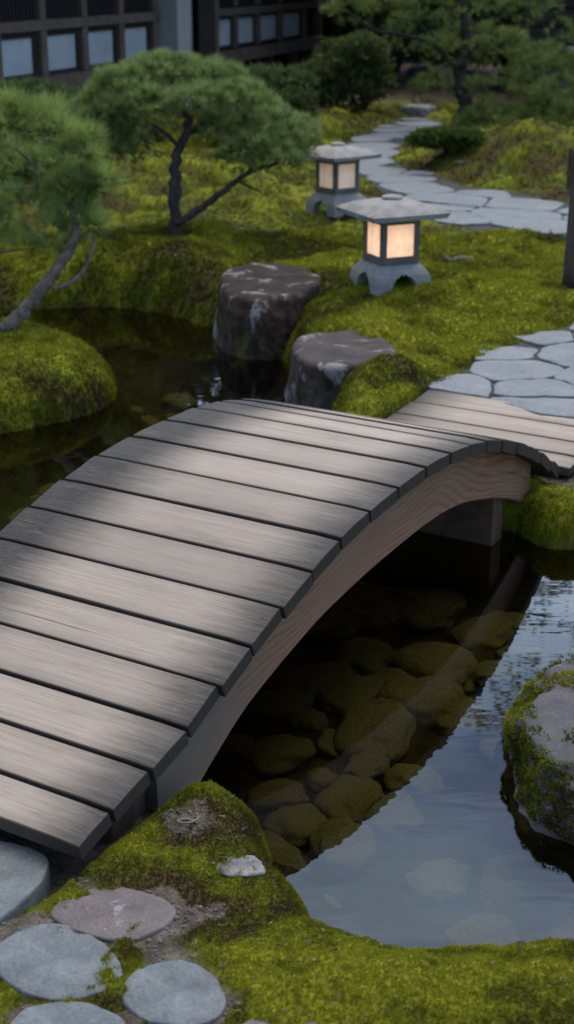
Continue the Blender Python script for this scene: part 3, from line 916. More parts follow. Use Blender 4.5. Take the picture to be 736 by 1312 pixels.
# stones on the pond bed
bed_kinds = []
for i in range(6):
    bm = rockmesh(1, .78, .42, 20 + i, 4, .22, 1.3, None, 2.3)
    o = obj_bm('submerged_stone', bm, MAT['bedstone'], None, True)
    bed_kinds.append(o)
rb = random.Random(4)
placed = []
def bed_stone(x, y, r):
    i = len(placed)
    if i < 6: o = bed_kinds[i]
    else: o = bed_kinds[i % 6].copy(); COL.objects.link(o)
    sz = r * rb.uniform(.9, 1.1)
    o.scale = (sz, sz, sz * rb.uniform(.8, 1.1))
    o.rotation_euler = (rb.uniform(-.15, .15), rb.uniform(-.15, .15), rb.uniform(0, 6.28))
    o.location = (x, y, -.455 + sz * .12)
    tag(o, 'smooth brown stone lying under water on the pond bed', 'stone', 'stones on the pond bed')
    placed.append((x, y, r))
# the ones the photo shows, by their place in it
for px_, py_, pr in [(355, 952, 48), (412, 980, 24), (480, 925, 62), (470, 830, 40), (560, 845, 58), (548, 772, 62), (410, 860, 52), (485, 770, 50), (450, 1010, 48),
                     (380, 1040, 45), (355, 1005, 40), (590, 905, 45), (530, 985, 40), (620, 800, 45), (420, 790, 45), (545, 890, 55), (600, 745, 45), (455, 880, 45), (500, 860, 40), (395, 905, 30),
                     (430, 935, 30), (470, 965, 35), (640, 850, 40), (360, 890, 40), (505, 1030, 45), (440, 1070, 45), (660, 780, 40), (520, 730, 50), (455, 740, 45), (350, 850, 40)]:
    q = P(px_, py_, -.40); d = (q - Vector((0, 0, H))).length
    bed_stone(q.x, q.y, pr / F * d * 1.02)
tries = 0
while len(placed) < 135 and tries < 6000:
    tries += 1
    yy = rb.uniform(2.3, 7.4); xx = rb.uniform(-.30, .30) * yy - (.15 if yy > 5 else -.1)
    r_s = rb.uniform(.05, .13)
    if any((xx - a) ** 2 + (yy - b) ** 2 < ((r_s + c_) * .72) ** 2 for a, b, c_ in placed): continue
    zz = float(terrain(np.array([xx]), np.array([yy]))[0][0])
    if zz > -.36: continue
    bed_stone(xx, yy, r_s)

# ------------------------------------------------------------------ flagstone path
def clip_half(poly, p, nrm_):
    out = []
    for i in range(len(poly)):
        a = poly[i]; b = poly[(i + 1) % len(poly)]
        da = (a[0] - p[0]) * nrm_[0] + (a[1] - p[1]) * nrm_[1]; db = (b[0] - p[0]) * nrm_[0] + (b[1] - p[1]) * nrm_[1]
        if da <= 0: out.append(a)
        if da * db < 0:
            t = da / (da - db); out.append((a[0] + (b[0] - a[0]) * t, a[1] + (b[1] - a[1]) * t))
    return out
def flag_path(name, poly, size, seed, zt, stretch=(1, 1), rot=0., gap=.02, label=''):
    rr = np.random.default_rng(seed)
    lo, hi = np.array(poly).min(0), np.array(poly).max(0)
    ca, sa = math.cos(rot), math.sin(rot)
    seeds = []
    ext = max(hi - lo)
    cx, cy = (lo + hi) / 2
    n = int(ext / size) + 3
    for i in range(-n, n + 1):
        for j in range(-n, n + 1):
            a = (i + .5 * (j % 2) + rr.uniform(-.33, .33)) * size * stretch[0]; b = (j + rr.uniform(-.33, .33)) * size * stretch[1]
            seeds.append((cx + a * ca - b * sa, cy + a * sa + b * ca))
    seeds = np.array(seeds)
    dins = sdist(seeds[:, 0], seeds[:, 1], poly)
    bm = bmesh.new()
    for i in np.where(dins > -size * .5)[0]:
        c = seeds[i]
        cell = [(c[0] - 2 * size, c[1] - 2 * size), (c[0] + 2 * size, c[1] - 2 * size), (c[0] + 2 * size, c[1] + 2 * size), (c[0] - 2 * size, c[1] + 2 * size)]
        dd = np.hypot(*(seeds - c).T)
        for j in np.argsort(dd)[1:16]:
            o_ = seeds[j]; nn = (o_ - c) / dd[j]
            mid = (c + o_) / 2 - nn * gap / 2
            cell = clip_half(cell, mid, nn)
            if len(cell) < 3: break
        if len(cell) < 3: continue
        cell = np.array(cell); cen = cell.mean(0)
        # pull the corners back to the path's edge
        for _ in range(10):
            ds = sdist(cell[:, 0], cell[:, 1], poly)
            bad = ds < -.01
            if not bad.any(): break
            cell[bad] = cell[bad] * .9 + cen * .1
        if sdist(np.array([cen[0]]), np.array([cen[1]]), poly)[0] < -.08: continue
        nx_ = np.roll(cell, -1, axis=0)
        o_ = np.stack([cell * .86 + nx_ * .14, cell * .62 + nx_ * .38 + rr.normal(0, .006, cell.shape), cell * .38 + nx_ * .62 + rr.normal(0, .006, cell.shape), cell * .14 + nx_ * .86], 1).reshape(-1, 2) - cen
        sb = stone_bm(o_, .05, .005, .004, seed=int(i), crown=.003, sub=1, tilt=(rr.uniform(-.015, .015), rr.uniform(-.015, .015)))
        tmp = bpy.data.meshes.new('t'); sb.to_mesh(tmp); sb.free()
        k = len(bm.verts)
        bm.from_mesh(tmp); bpy.data.meshes.remove(tmp)
        bm.verts.ensure_lookup_table()
        bmesh.ops.translate(bm, verts=bm.verts[k:], vec=(cen[0], cen[1], zt + rr.uniform(-.004, .004)))
    o = obj_bm(name, bm, MAT['flag'], None, True)
    tag(o, kind='structure')
    return o
flag_path('path', path_near, .315, 5, .004, (1.45, .80), math.atan2(LT.y, LT.x) + math.pi, .011)
flag_path('path', path_far, .52, 8, .004, (1.25, .85), R(-25), .016)

# ------------------------------------------------------------------ lanterns
def make_lantern(loc, rz, sc, pane_mat, label):
    L = empty('stone_lantern', loc, rz)
    L.scale = (sc, sc, sc)
    tag(L, label, 'lantern', 'stone lanterns on the moss')
    # footed base with an arch in each side
    A, T, HB = .160, .055, .142
    def side():
        out = [(-A, 0), (-A + .085, 0)]
        for t in np.linspace(0, 1, 7)[1:]:
            a = t * math.pi / 2
            out.append((-A + .085 + .045 * (1 - math.cos(a)), .085 * math.sin(a)))
        out += [(-.022, .092), (-.012, .100), (0, .092)]
        half = out
        pts = half + [(-x, z) for x, z in half[::-1][1:]]
        pts += [(A * .995, .055), (A * .97, .09), (A * .90, .118), (A * .78, .134), (A * .70, HB)]
        pts += [(-x, z) for x, z in [(A * .995, .055), (A * .97, .09), (A * .90, .118), (A * .78, .134), (A * .70, HB)][::-1]]
        return pts
    bm = bmesh.new()
    def lean(z): return 0 if z < .06 else (z - .06) ** 2 / (HB - .06) ** 2 * .048
    from mathutils.geometry import tessellate_polygon
    pts = side()
    tris = tessellate_polygon([[Vector((x, z, 0)) for x, z in pts]])
    for k in range(4):
        rot = Matrix.Rotation(k * math.pi / 2, 4, 'Z')
        fr, bk = [], []
        for x, z in pts:
            shr = (A - lean(z)) / A
            xx = max(-(A - lean(z)), min(A - lean(z), x))
            fr.append(bm.verts.new(rot @ Vector((xx, -A + lean(z), z))))
            lim = A - T - .001
            bk.append(bm.verts.new(rot @ Vector((max(-lim, min(lim, xx)), -A + T + .0005 * k, z))))
        for t in tris:
            bm.faces.new([fr[i] for i in t]); bm.faces.new([bk[i] for i in t][::-1])
        n = len(pts)
        for i in range(n):
            try: bm.faces.new((fr[i], bk[i], bk[(i + 1) % n], fr[(i + 1) % n]))
            except ValueError: pass
    box(bm, (-.115, -.115, .112), (.115, .115, HB + .002), 0)
    obj_bm('base', bm, MAT['lantern'], L)
    # fire box: sill, lintel, corner posts
    B = .112
    z0, z1 = HB + .003, HB + .243
    bm = bmesh.new()
    box(bm, (-B, -B, z0), (B, B, z0 + .038), .004)
    box(bm, (-B, -B, z1 - .034), (B, B, z1), .003)
    for sx in (-1, 1):
        for sy in (-1, 1):
            lo = (min(sx * B, sx * (B - .030)) , min(sy * B, sy * (B - .030)), z0 + .0385)
            hi = (max(sx * B, sx * (B - .030)) , max(sy * B, sy * (B - .030)), z1 - .0345)
            lo = (lo[0] * .985, lo[1] * .985, lo[2]); hi = (hi[0] * .985, hi[1] * .985, hi[2])
            box(bm, lo, hi, .003)
    obj_bm('frame', bm, MAT['lantern_dark'], L)
    for k in range(4):
        bm = bmesh.new()
        box(bm, (-B + .029, -B + .014, z0 + .0375), (B - .029, -B + .020, z1 - .0335))
        bm.transform(Matrix.Rotation(k * math.pi / 2, 4, 'Z'))
        obj_bm('pane', bm, pane_mat, L)
    # roof: a thick, gently domed square slab with raised corners
    S = .215; n = 20
    bm = bmesh.new()
    def rz_(u, v_):
        mm = max(abs(u), abs(v_))
        return .056 * (1 - mm ** 2.6) - .004 * mm * mm + .004 * (abs(u) * abs(v_)) ** 2
    top = [[bm.verts.new((u * S * (1 + .05 * abs(u * v_) ** 2), v_ * S * (1 + .05 * abs(u * v_) ** 2), z1 + .030 + rz_(u, v_))) for u in np.linspace(-1, 1, n + 1)] for v_ in np.linspace(-1, 1, n + 1)]
    bot = [[bm.verts.new((u * S * .985, v_ * S * .985, z1 + .001)) for u in np.linspace(-1, 1, n + 1)] for v_ in np.linspace(-1, 1, n + 1)]
    for j in range(n):
        for i in range(n):
            bm.faces.new((top[j][i], top[j][i + 1], top[j + 1][i + 1], top[j + 1][i]))
            bm.faces.new((bot[j][i], bot[j + 1][i], bot[j + 1][i + 1], bot[j][i + 1]))
    bt = lambda g: [g[0][i] for i in range(n)] + [g[i][n] for i in range(n)] + [g[n][n - i] for i in range(n)] + [g[n - i][0] for i in range(n)]
    a, b = bt(top), bt(bot)
    for i in range(len(a)): bm.faces.new((a[i], a[(i + 1) % len(a)], b[(i + 1) % len(a)], b[i]))
    rf = obj_bm('roof', bm, MAT['lantern'], L)
    bm = bmesh.new()
    pr = [(.0, 0), (.052, .0), (.056, .008), (.053, .016), (.040, .020), (.0, .021)]
    rings = []
    for r0, zz in pr[1:-1]:
        rings.append([bm.verts.new((r0 * math.cos(2 * math.pi * i / 24), r0 * math.sin(2 * math.pi * i / 24), z1 + .083 + zz)) for i in range(24)])
    for p_, q_ in zip(rings[:-1], rings[1:]):
        for i in range(24): bm.faces.new((p_[i], p_[(i + 1) % 24], q_[(i + 1) % 24], q_[i]))
    bm.faces.new(rings[-1]); bm.faces.new(rings[0][::-1])
    obj_bm('finial', bm, MAT['lantern'], rf)
    return L
def ground_hit(px_, py_):
    z = 0
    for _ in range(25):
        q = P(px_, py_, z); z = .5 * z + .5 * gz_at(q.x, q.y)
    return P(px_, py_, z)
q = ground_hit(500, 366)
make_lantern((q.x, q.y, q.z - .012), R(24), .99, MAT['pane'], 'stone lantern on the moss with bright glowing panes, nearest the bridge')
q = ground_hit(432, 270)
make_lantern((q.x, q.y, q.z - .012), R(38), 1.0, MAT['pane_dim'], 'stone lantern with dim panes, farther back beside the winding path')

# ------------------------------------------------------------------ wooden post at the right
q = ground_hit(731, 366)
po = empty('wooden_post', (q.x, q.y, q.z))
tag(po, 'weathered grey wooden post standing in the moss beside the flagstone path', 'post')
bm = bmesh.new()
tube(bm, [(0, 0, -.1), (0, 0, .1), (.004, 0, .4), (.006, 0, .72), (.007, 0, .742)], [.047, .045, .044, .043, .036], 18, True, .06)
obj_bm('shaft', bm, MAT['post'], po, True)
bm = bmesh.new(); box(bm, (-.058, -.012, .52), (-.042, .022, .738), .004); obj_bm('side_batten', bm, MAT['sleeper'], po)

# ------------------------------------------------------------------ trees and shrubs
def pads_points(pads, per, seed, up=.55, gaps=0.0):
    """points and outward directions on the upper skin and through the volume of flattened pads"""
    r = np.random.default_rng(seed)
    pts, drs, tn = [], [], []
    for (c, rx, ry, rz, wgt) in pads:
        n = int(per * wgt)
        d = r.normal(0, 1, (n, 3)); d /= np.linalg.norm(d, axis=1, keepdims=True)
        d[:, 2] = np.where(r.random(n) < .75, np.abs(d[:, 2]), d[:, 2])
        rad = r.uniform(.55, 1.0, n) ** .6
        cl = fbm(d[:, 0] * 3 + c[0] * 5, d[:, 1] * 3 + d[:, 2] * 2, seed + 3, 3)
        rad = rad * (.72 + .56 * cl)
        p = d * rad[:, None] * np.array([rx, ry, rz]) + np.array(c)
        cl2 = fbm(p[:, 0] / (.30 * rx) + seed, p[:, 2] / (.42 * rz) + p[:, 1] / (.45 * ry), seed + 9, 2)
        kk = cl2 > gaps * (.36 + .22 * r.random(n)) * 1.0
        p, d, cl, cl2 = p[kk], d[kk], cl[kk], cl2[kk]; n = len(p)
        pts.append(p)
        o = d * np.array([1 / rx, 1 / ry, 1 / rz]); o /= np.linalg.norm(o, axis=1, keepdims=True)
        o = o * (1 - up) + np.array([0, 0, up]) + r.normal(0, .2, (n, 3))
        o /= np.linalg.norm(o, axis=1, keepdims=True)
        drs.append(o)
        tn.append(np.clip(.42 + .8 * (cl - .5) + (.9 * gaps) * (cl2 - .5) + .22 * d[:, 2] + r.normal(0, .18, n), 0, 1))  # tint rises towards pad tops, light from above put into the leaf colour
    return np.concatenate(pts), np.concatenate(drs), np.concatenate(tn)

def tree(name, loc, label, limbs, pads, per, nb, length, width, spread, bark, leaf, seed, cat='tree', group=None, up=.5):
    T_ = empty(name, loc)
    tag(T_, label, cat, group)
    L0 = np.array(loc)
    bm = bmesh.new()
    for pts, r0, r1 in limbs:
        pp = bez([Vector(p) - Vector(loc) for p in pts], 7)
        n = len(pp)
        rng_l = random.Random(seed)
        pp = [p + Vector((rng_l.uniform(-1, 1), rng_l.uniform(-1, 1), 0)) * r0 * .25 if 0 < i < n - 1 else p for i, p in enumerate(pp)]
        tube(bm, pp, [r0 + (r1 - r0) * i / (n - 1) for i in range(n)], 9, True, .35)
    obj_bm('trunk', bm, bark, T_, True)
    p, d, t = pads_points(pads, per, seed, up, 1.05)
    v_, f_, ow_ = blades(p - L0, d, nb, length, width, spread, seed=seed + 1)
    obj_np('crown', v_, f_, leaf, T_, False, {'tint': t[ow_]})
    return T_

# centre pine: umbrella crown over a dark twisted trunk
D2 = 9.6
b0 = ground_hit(225, 300); D2 = (b0.y * CP + (H - b0.z) * SP)
def c2(x, y, dd=0.0): return PD(x, y, D2 + dd)
limbs = [([b0 - Vector((0, 0, .1)), c2(224, 250), c2(226, 205), c2(238, 172), c2(242, 150)], .042, .024),
         ([c2(238, 172), c2(262, 160, .1), c2(300, 150, .2)], .020, .008),
         ([c2(232, 190), c2(205, 165, -.1), c2(170, 150, -.1)], .016, .007),
         ([c2(242, 152), c2(225, 130, .2), c2(200, 115, .2)], .016, .006),
         ([c2(226, 288), c2(255, 268), c2(290, 243), c2(320, 220), c2(352, 210), c2(385, 190)], .026, .009),
         ([c2(305, 232), c2(322, 240, .1), c2(336, 247, .1)], .009, .004)]
pxm = F / D2
def pad2(x, y, dd, rx, ry, rz, w): q = c2(x, y, dd); return (tuple(q), rx / pxm, ry / pxm, rz / pxm, w)
pads = [pad2(165, 115, 0, 50, 50, 28, 1.3), pad2(215, 95, .1, 55, 55, 24, 1.4), pad2(262, 100, .15, 50, 50, 24, 1.3), pad2(150, 150, 0, 46, 48, 26, 1.1), pad2(190, 140, -.15, 45, 45, 26, 1.0),
        pad2(300, 130, .0, 48, 48, 25, 1.2), pad2(340, 158, .0, 48, 48, 26, 1.2), pad2(372, 182, .0, 36, 38, 22, 1.0), pad2(330, 188, -.1, 44, 42, 18, .9), pad2(290, 168, .2, 44, 44, 20, .9),
        pad2(140, 180, .1, 34, 40, 24, .7), pad2(175, 182, .25, 40, 40, 22, .6), pad2(122, 140, .1, 26, 34, 22, .5), pad2(250, 130, -.2, 40, 40, 20, .7), pad2(385, 170, .2, 26, 34, 18, .5), pad2(150, 200, .2, 34, 40, 18, .7), pad2(350, 205, -.1, 40, 40, 16, .8), pad2(310, 205, .2, 34, 40, 14, .5), pad2(128, 165, .0, 24, 34, 30, .6), pad2(240, 118, .3, 42, 40, 26, 1.0)]
tree('pine_tree', tuple(b0), 'umbrella shaped pine with dark twisted trunk and soft green crown on the moss mound', limbs, pads, 620, 16, .062, .0045, .50, MAT['bark'], MAT['pine_mid'], 21)

# near pine leaning in from the left over the islet
bz0 = ground_hit(4, 423); D1 = bz0.y * CP + (H - bz0.z) * SP
def c1(x, y, dd=0.0): return PD(x, y, D1 + dd)
limbs = [([bz0 + Vector((-.16, 0, -.05)), bz0, c1(30, 398), c1(58, 366), c1(82, 332), c1(97, 300), c1(94, 268)], .036, .020),
         ([c1(66, 370), c1(88, 364), c1(108, 346), c1(119, 320), c1(122, 300)], .013, .006),
         ([c1(94, 268), c1(60, 225, .2), c1(20, 190, .25), c1(-40, 165, .25)], .016, .007),
         ([c1(48, 245, .1), c1(45, 215), c1(20, 190)], .012, .005), ([c1(88, 262), c1(108, 235), c1(120, 215)], .008, .004),
         ([c1(-30, 330, .2), c1(10, 322, .1), c1(45, 318, .1)], .008, .003), ([c1(20, 188, .2), c1(60, 178, .15), c1(95, 188, .1)], .008, .003),
         ([c1(-60, 245, .1), c1(0, 243, .1), c1(50, 240)], .008, .004)]
pxm = F / D1
def pad1(x, y, dd, rx, ry, rz, w): q = c1(x, y, dd); return (tuple(q), rx / pxm, ry / pxm, rz / pxm, w)
pads = [pad1(20, 160, -.1, 42, 50, 18, 1.1), pad1(70, 170, -.1, 34, 40, 18, 1.0), pad1(100, 200, -.05, 26, 36, 16, .8), pad1(118, 238, 0, 20, 30, 14, .6), pad1(95, 245, .05, 28, 36, 22, .8), pad1(60, 225, .15, 40, 50, 28, .8),
        pad1(15, 215, .2, 40, 50, 30, .8), pad1(30, 275, .1, 42, 50, 28, 1.0), pad1(90, 280, .05, 26, 30, 24, .8), pad1(55, 300, .0, 32, 36, 20, .9), pad1(-30, 200, .1, 50, 60, 50, 1.2), pad1(-30, 290, .15, 45, 60, 40, 1.0), pad1(112, 268, .0, 14, 20, 12, .3), pad1(132, 232, -.05, 12, 16, 9, .35), pad1(120, 292, .0, 11, 16, 8, .3), pad1(112, 178, -.05, 13, 18, 8, .35), pad1(62, 146, -.05, 22, 20, 8, .4), pad1(8, 138, -.1, 24, 20, 8, .4), pad1(38, 318, .0, 18, 22, 9, .35)]
tree('pine_tree', tuple(bz0), 'long needled pine leaning in over the mossy islet at the left edge', limbs, pads, 105, 34, .104, .0030, .42, MAT['bark_pale'], MAT['pine_near'], 33, up=.12)
tree_bud = None

# dark garden pine at the right with layered branches
b3 = ground_hit(596, 172); D3 = b3.y * CP + (H - b3.z) * SP
def c3(x, y, dd=0.0): return PD(x, y, D3 + dd)
limbs = [([b3 - Vector((0, 0, .1)), c3(596, 130), c3(590, 95), c3(600, 55), c3(592, 0), c3(600, -80), c3(590, -170), Vector((1.75, 13.9, 3.4)), Vector((2.0, 13.9, 4.4)), Vector((2.15, 14.0, 5.5))], .085, .018), ([Vector((1.75, 13.9, 3.3)), Vector((2.3, 13.7, 3.6)), Vector((3.0, 13.6, 3.8))], .03, .01), ([Vector((2.0, 13.9, 4.2)), Vector((2.6, 13.7, 4.4)), Vector((3.3, 13.6, 4.5))], .026, .008),
         ([c3(590, 90), c3(560, 60, -.2), c3(520, 45, -.3), c3(480, 38, -.3), c3(440, 12, -.3)], .030, .010), ([c3(596, 60), c3(630, 40, .1), c3(680, 30, .1)], .026, .010),
         ([c3(592, 0), c3(550, -30), c3(490, -45)], .024, .008), ([c3(600, -60), c3(650, -90), c3(700, -95)], .022, .008), ([c3(600, 110), c3(640, 95, -.3), c3(690, 110, -.4)], .026, .010),
         ([c3(575, 60, -.1), c3(556, 46, -.3), c3(548, 30, -.4)], .016, .008)]
pxm = F / D3
def pad3(x, y, dd, rx, ry, rz, w): q = c3(x, y, dd); return (tuple(q), rx / pxm, ry / pxm, rz / pxm, w)
pads = [pad3(470, 15, -.3, 52, 55, 22, 1.2), pad3(520, 5, -.3, 55, 55, 26, 1.2), pad3(575, 15, -.2, 60, 60, 28, 1.3), pad3(640, 20, 0, 60, 60, 30, 1.3), pad3(680, 10, 0, 40, 50, 28, .8), pad3(610, 60, -.4, 55, 60, 28, 1.2),
        pad3(655, 75, -.3, 50, 60, 34, 1.2), pad3(560, 70, .3, 50, 55, 24, .8), pad3(690, 110, -.3, 46, 60, 40, 1.2), pad3(650, 125, -.4, 52, 60, 34, 1.2), pad3(700, 160, -.4, 44, 60, 36, 1.1), pad3(625, 160, -.5, 44, 60, 26, 1.0),
        pad3(540, 40, .5, 60, 60, 30, .8), pad3(505, -40, 0, 60, 60, 26, 1.0), pad3(580, -60, 0, 70, 70, 32, 1.2), pad3(660, -80, 0, 70, 70, 32, 1.2), pad3(600, -150, 0, 75, 75, 45, 1.3), pad3(740, 60, .2, 40, 60, 40, .8), pad3(560, 115, .6, 40, 50, 25, .6), pad3(600, -230, 0, 50, 50, 40, .8), pad3(712, 205, -.5, 40, 55, 30, 1.0), pad3(672, 192, -.5, 38, 50, 26, .9), pad3(740, 130, -.2, 40, 55, 40, .9)]
pads += [pad3(650, 165, -.5, 50, 50, 28, 1.5), pad3(695, 185, -.6, 48, 50, 32, 1.6), pad3(730, 215, -.7, 46, 50, 32, 1.6), pad3(615, 178, -.4, 36, 45, 20, 1.1), pad3(720, 150, -.4, 40, 50, 34, 1.4), pad3(700, 90, .2, 44, 50, 34, 1.3)]
def w3(x, y, z, rx, rz, w): return ((x, y, z), rx, rx, rz, w)
pads += [w3(2.1, 13.7, 3.3, .50, .22, .8), w3(2.7, 13.5, 3.7, .55, .22, .9), w3(2.4, 13.9, 4.3, .50, .22, .8), w3(3.2, 13.6, 4.5, .55, .24, .9), w3(2.75, 13.6, 5.0, .45, .20, .7), w3(1.9, 14.0, 4.7, .40, .20, .6), w3(3.5, 13.8, 3.6, .5, .22, .8), w3(2.2, 14.0, 5.5, .40, .25, .7)]
tree('pine_tree', tuple(b3), 'tall dark pine with layered branches on the island where the path bends', limbs, pads, 430, 16, .075, .0068, .6, MAT['bark'], MAT['pine_dark'], 44)

def shrub(name, px_, py_, depth, w, h, label, leaf, seed, n=5200, cat='shrub', lw=.030, group=None, dep=None, npads=9):
    """px,py = foot of the shrub in the photo at that depth; w,h metres"""
    q = PD(px_, py_, depth)
    q.z = gz_at(q.x, q.y)
    r = random.Random(seed)
    S_ = empty(name, tuple(q)); tag(S_, label, cat, group)
    pads = []
    for i in range(npads):
        a = r.uniform(0, 6.28); k = r.uniform(.1, .62); zz = r.uniform(.25, .8)
        pads.append(((math.cos(a) * k * w / 2 * (1.15 - .5 * zz), math.sin(a) * k * (dep or w) / 2, zz * h), w * r.uniform(.22, .34), (dep or w) * r.uniform(.22, .32), h * r.uniform(.18, .28), 1))
    p, d, t = pads_points(pads, n / npads, seed, .3)
    p[:, 2] = np.maximum(p[:, 2], .02)
    v_, f_, ow_ = blades(p, d, 3, lw * 2.4, lw, .7, seed=seed + 2)
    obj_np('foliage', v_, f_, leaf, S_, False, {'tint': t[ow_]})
    bm = bmesh.new()
    for i in range(5):
        a = i * 1.3
        tube(bm, [(0, 0, -.05), (math.cos(a) * w * .12, math.sin(a) * w * .12, h * .3), (math.cos(a) * w * .25, math.sin(a) * w * .25, h * .6)], [.02 * h, .014 * h, .006 * h], 6)
    obj_bm('stems', bm, MAT['bark'], S_, True)
    return S_
shrub('shrub', 350, 150, 14.6, 1.05, .62, 'rounded dark shrub in front of the wooden house, behind the umbrella pine', MAT['shrub'], 51)
shrub('shrub', 300, 150, 14.2, .8, .48, 'low dark shrub between the umbrella pine crown and the house pillar', MAT['shrub'], 52, 3600)
shrub('shrub', 462, 142, 17.4, 1.35, .95, 'broad dark feathery shrub behind the bright moss mound near the house end', MAT['shrub'], 53, 6500)
shrub('shrub', 405, 132, 17.0, .8, .75, 'dark shrub at the right end of the wooden house', MAT['shrub'], 54, 4200)
shrub('shrub', 120, 200, 12.0, .9, .62, 'shady green shrub under the house sill left of the umbrella pine', MAT['shrub'], 55, 4200)
shrub('shrub', 40, 250, 11.0, 1.0, .65, 'dark shrub behind the leaning pine, below the house wall', MAT['shrub'], 56, 4200)
shrub('shrub', 575, 200, 12.6, .72, .20, 'low bright green cushion shrub at the foot of the tall dark pine', MAT['shrub_green'], 57, 5200, lw=.02)
GB = 'trees at the back of the garden'
for i, (px_, d_, w_, h_, lab) in enumerate([(500, 22, 3.2, 2.6, 'dark evergreen far behind the path bend'), (590, 24, 3.6, 3.2, 'dark evergreen behind the tall layered pine'),
                                            (440, 27, 3.2, 2.8, 'dark evergreen behind the right end of the wooden house'), (660, 21, 2.6, 2.2, 'dark evergreen beside the dark boarded building')]):
    shrub('evergreen_tree', px_, 60, d_, w_, h_, lab, MAT['shrub'], 70 + i, 7000, 'tree', .06, GB, npads=14)

hq = (5.0, 29.0, 0)
HG = empty('hedge', hq); tag(HG, 'long tall dark hedge closing the far end of the garden behind the trees', 'hedge')
hp = [((5 + 1.1 * i + random.uniform(-.3, .3), 29 + random.uniform(-.3, .3), z_), .9, .7, .75, 1) for i in range(-7, 8) for z_ in (.6, 1.5, 2.3)]
p, d, t = pads_points(hp, 330, 91, .3)
v_, f_, ow_ = blades(p - np.array(hq), d, 3, .20, .10, .7, seed=92)
obj_np('foliage', v_, f_, MAT['shrub'], HG, False, {'tint': t[ow_] * .7})
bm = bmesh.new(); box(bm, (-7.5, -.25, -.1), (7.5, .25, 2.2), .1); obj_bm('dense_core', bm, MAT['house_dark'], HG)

# ------------------------------------------------------------------ rocks by the far path
def small_rock(px_, py_, rx, rz, seed, mat, label, zoff=0.):
    q = ground_hit(px_, py_)
    o = obj_bm('garden_rock', rockmesh(rx, rx * .8, rz, seed, 4, .22, 1.5, .6), mat, None, True)
    o.location = (q.x, q.y, q.z + zoff); tag(o, label, 'rock')
small_rock(537, 148, .20, .19, 31, MAT['pale'], 'pale grey rock where the far path disappears')
small_rock(548, 104, .34, .34, 32, MAT['rock'], 'dark brownish rock behind the pale rock at the path end')
small_rock(585, 332, .10, .018, 33, MAT['rock'], 'flat grey stone sunk in the moss right of the bright lantern')
small_rock(590, 209, .05, .022, 34, MAT['rock'], 'tiny grey stone on the brown slope beside the far path')

# ------------------------------------------------------------------ the wooden house
E = Vector((.294, .956, 0)).normalized(); NO = Vector((E.y, -E.x, 0))
F0 = PD(0, 130, 13.7); F0.z = 0
house = empty('wooden_house', tuple(F0), math.atan2(E.y, E.x))
tag(house, 'dark timber house with pale blue lower panels and slatted windows along the garden', 'house')
# local axes: x along the facade, y into the house, z up   (NO points to the garden = -y)
def hb(name, boxes, mat, parent=house, bev=.006):
    bm = bmesh.new()
    for lo, hi in boxes: box(bm, lo, hi, bev)
    return obj_bm(name, bm, mat, parent)
U0, U1 = -4.0, 11.4
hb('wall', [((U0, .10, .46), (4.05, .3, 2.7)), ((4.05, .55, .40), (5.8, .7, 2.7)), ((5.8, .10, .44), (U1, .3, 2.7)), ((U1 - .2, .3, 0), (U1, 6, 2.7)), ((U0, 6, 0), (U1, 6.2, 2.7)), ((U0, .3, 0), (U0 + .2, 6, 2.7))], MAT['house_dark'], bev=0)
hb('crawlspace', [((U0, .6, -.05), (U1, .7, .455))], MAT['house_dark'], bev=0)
hb('sill_beam', [((U0, -.08, .45), (4.12, .10, .62)), ((5.88, -.08, .44), (U1, .10, .60))], MAT['house_wood'])
hb('rail_beam', [((U0, -.04, 1.07), (4.12, .095, 1.17)), ((5.88, -.04, 1.05), (U1, .095, 1.15))], MAT['house_wood'])
hb('top_beam', [((U0, -.06, 2.25), (U1, .10, 2.42))], MAT['house_wood'])
# lower panels: each a pale sheet in a dark opening
pan = [(-3.75, -3.05), (-2.78, -2.08), (-1.82, -1.12), (-.85, -.15), (.13, .82), (1.13, 1.84), (2.10, 2.83), (3.10, 3.83)]
pan2 = [(6.25, 6.86), (7.0, 7.85), (8.05, 8.95), (9.15, 10.2)]
for a, b in pan + pan2:
    pf = hb('wall_panel', [((a, .04, .665), (b, .098, 1.005))], MAT['plaster'], bev=.003)
    hb('panel_frame', [((a - .10, .02, .622), (b + .10, .097, .66)), ((a - .10, .02, 1.01), (b + .10, .097, 1.068)), ((a - .10, .02, .661), (a - .002, .097, 1.009)), ((b + .002, .02, .661), (b + .10, .097, 1.009))], MAT['house_lattice'], pf, bev=0)
allp = pan + [None] + pan2
posts = [-3.95, -2.915, -1.95, -.985, -.01, .975, 1.97, 2.965, 3.98, 6.0, 6.95, 7.95, 9.05, 10.35, 11.25]
for u in posts:
    hb('post', [((u - .07, -.03, .621), (u + .07, .096, 1.069)), ((u - .07, -.03, 1.171), (u + .07, .096, 2.249))], MAT['house_wood'])
for a, b in list(zip(posts[:8], posts[1:9])) + list(zip(posts[9:14], posts[10:])):
    hb('lattice_window', [((x, .0, 1.172), (x + .028, .05, 2.248)) for x in np.arange(a + .10, b - .10, .075)] + [((a + .07, .055, 1.66), (b - .07, .09, 1.70))], MAT['house_lattice'], bev=0)
hb('pillar', [((4.20, -.22, -.05), (4.62, .06, 2.6))], MAT['plaster_grey'])
bm = bmesh.new(); tube(bm, [(4.86, -.08, -.05), (4.86, -.08, 1.2), (4.86, -.08, 2.6)], [.07, .07, .07], 14); obj_bm('downpipe', bm, MAT['plaster_grey'], house, True)
hb('corner_post', [((5.72, -.16, -.05), (5.87, .08, 2.5)), ((5.40, .30, .2), (5.66, .5, 2.5))], MAT['house_wood'])
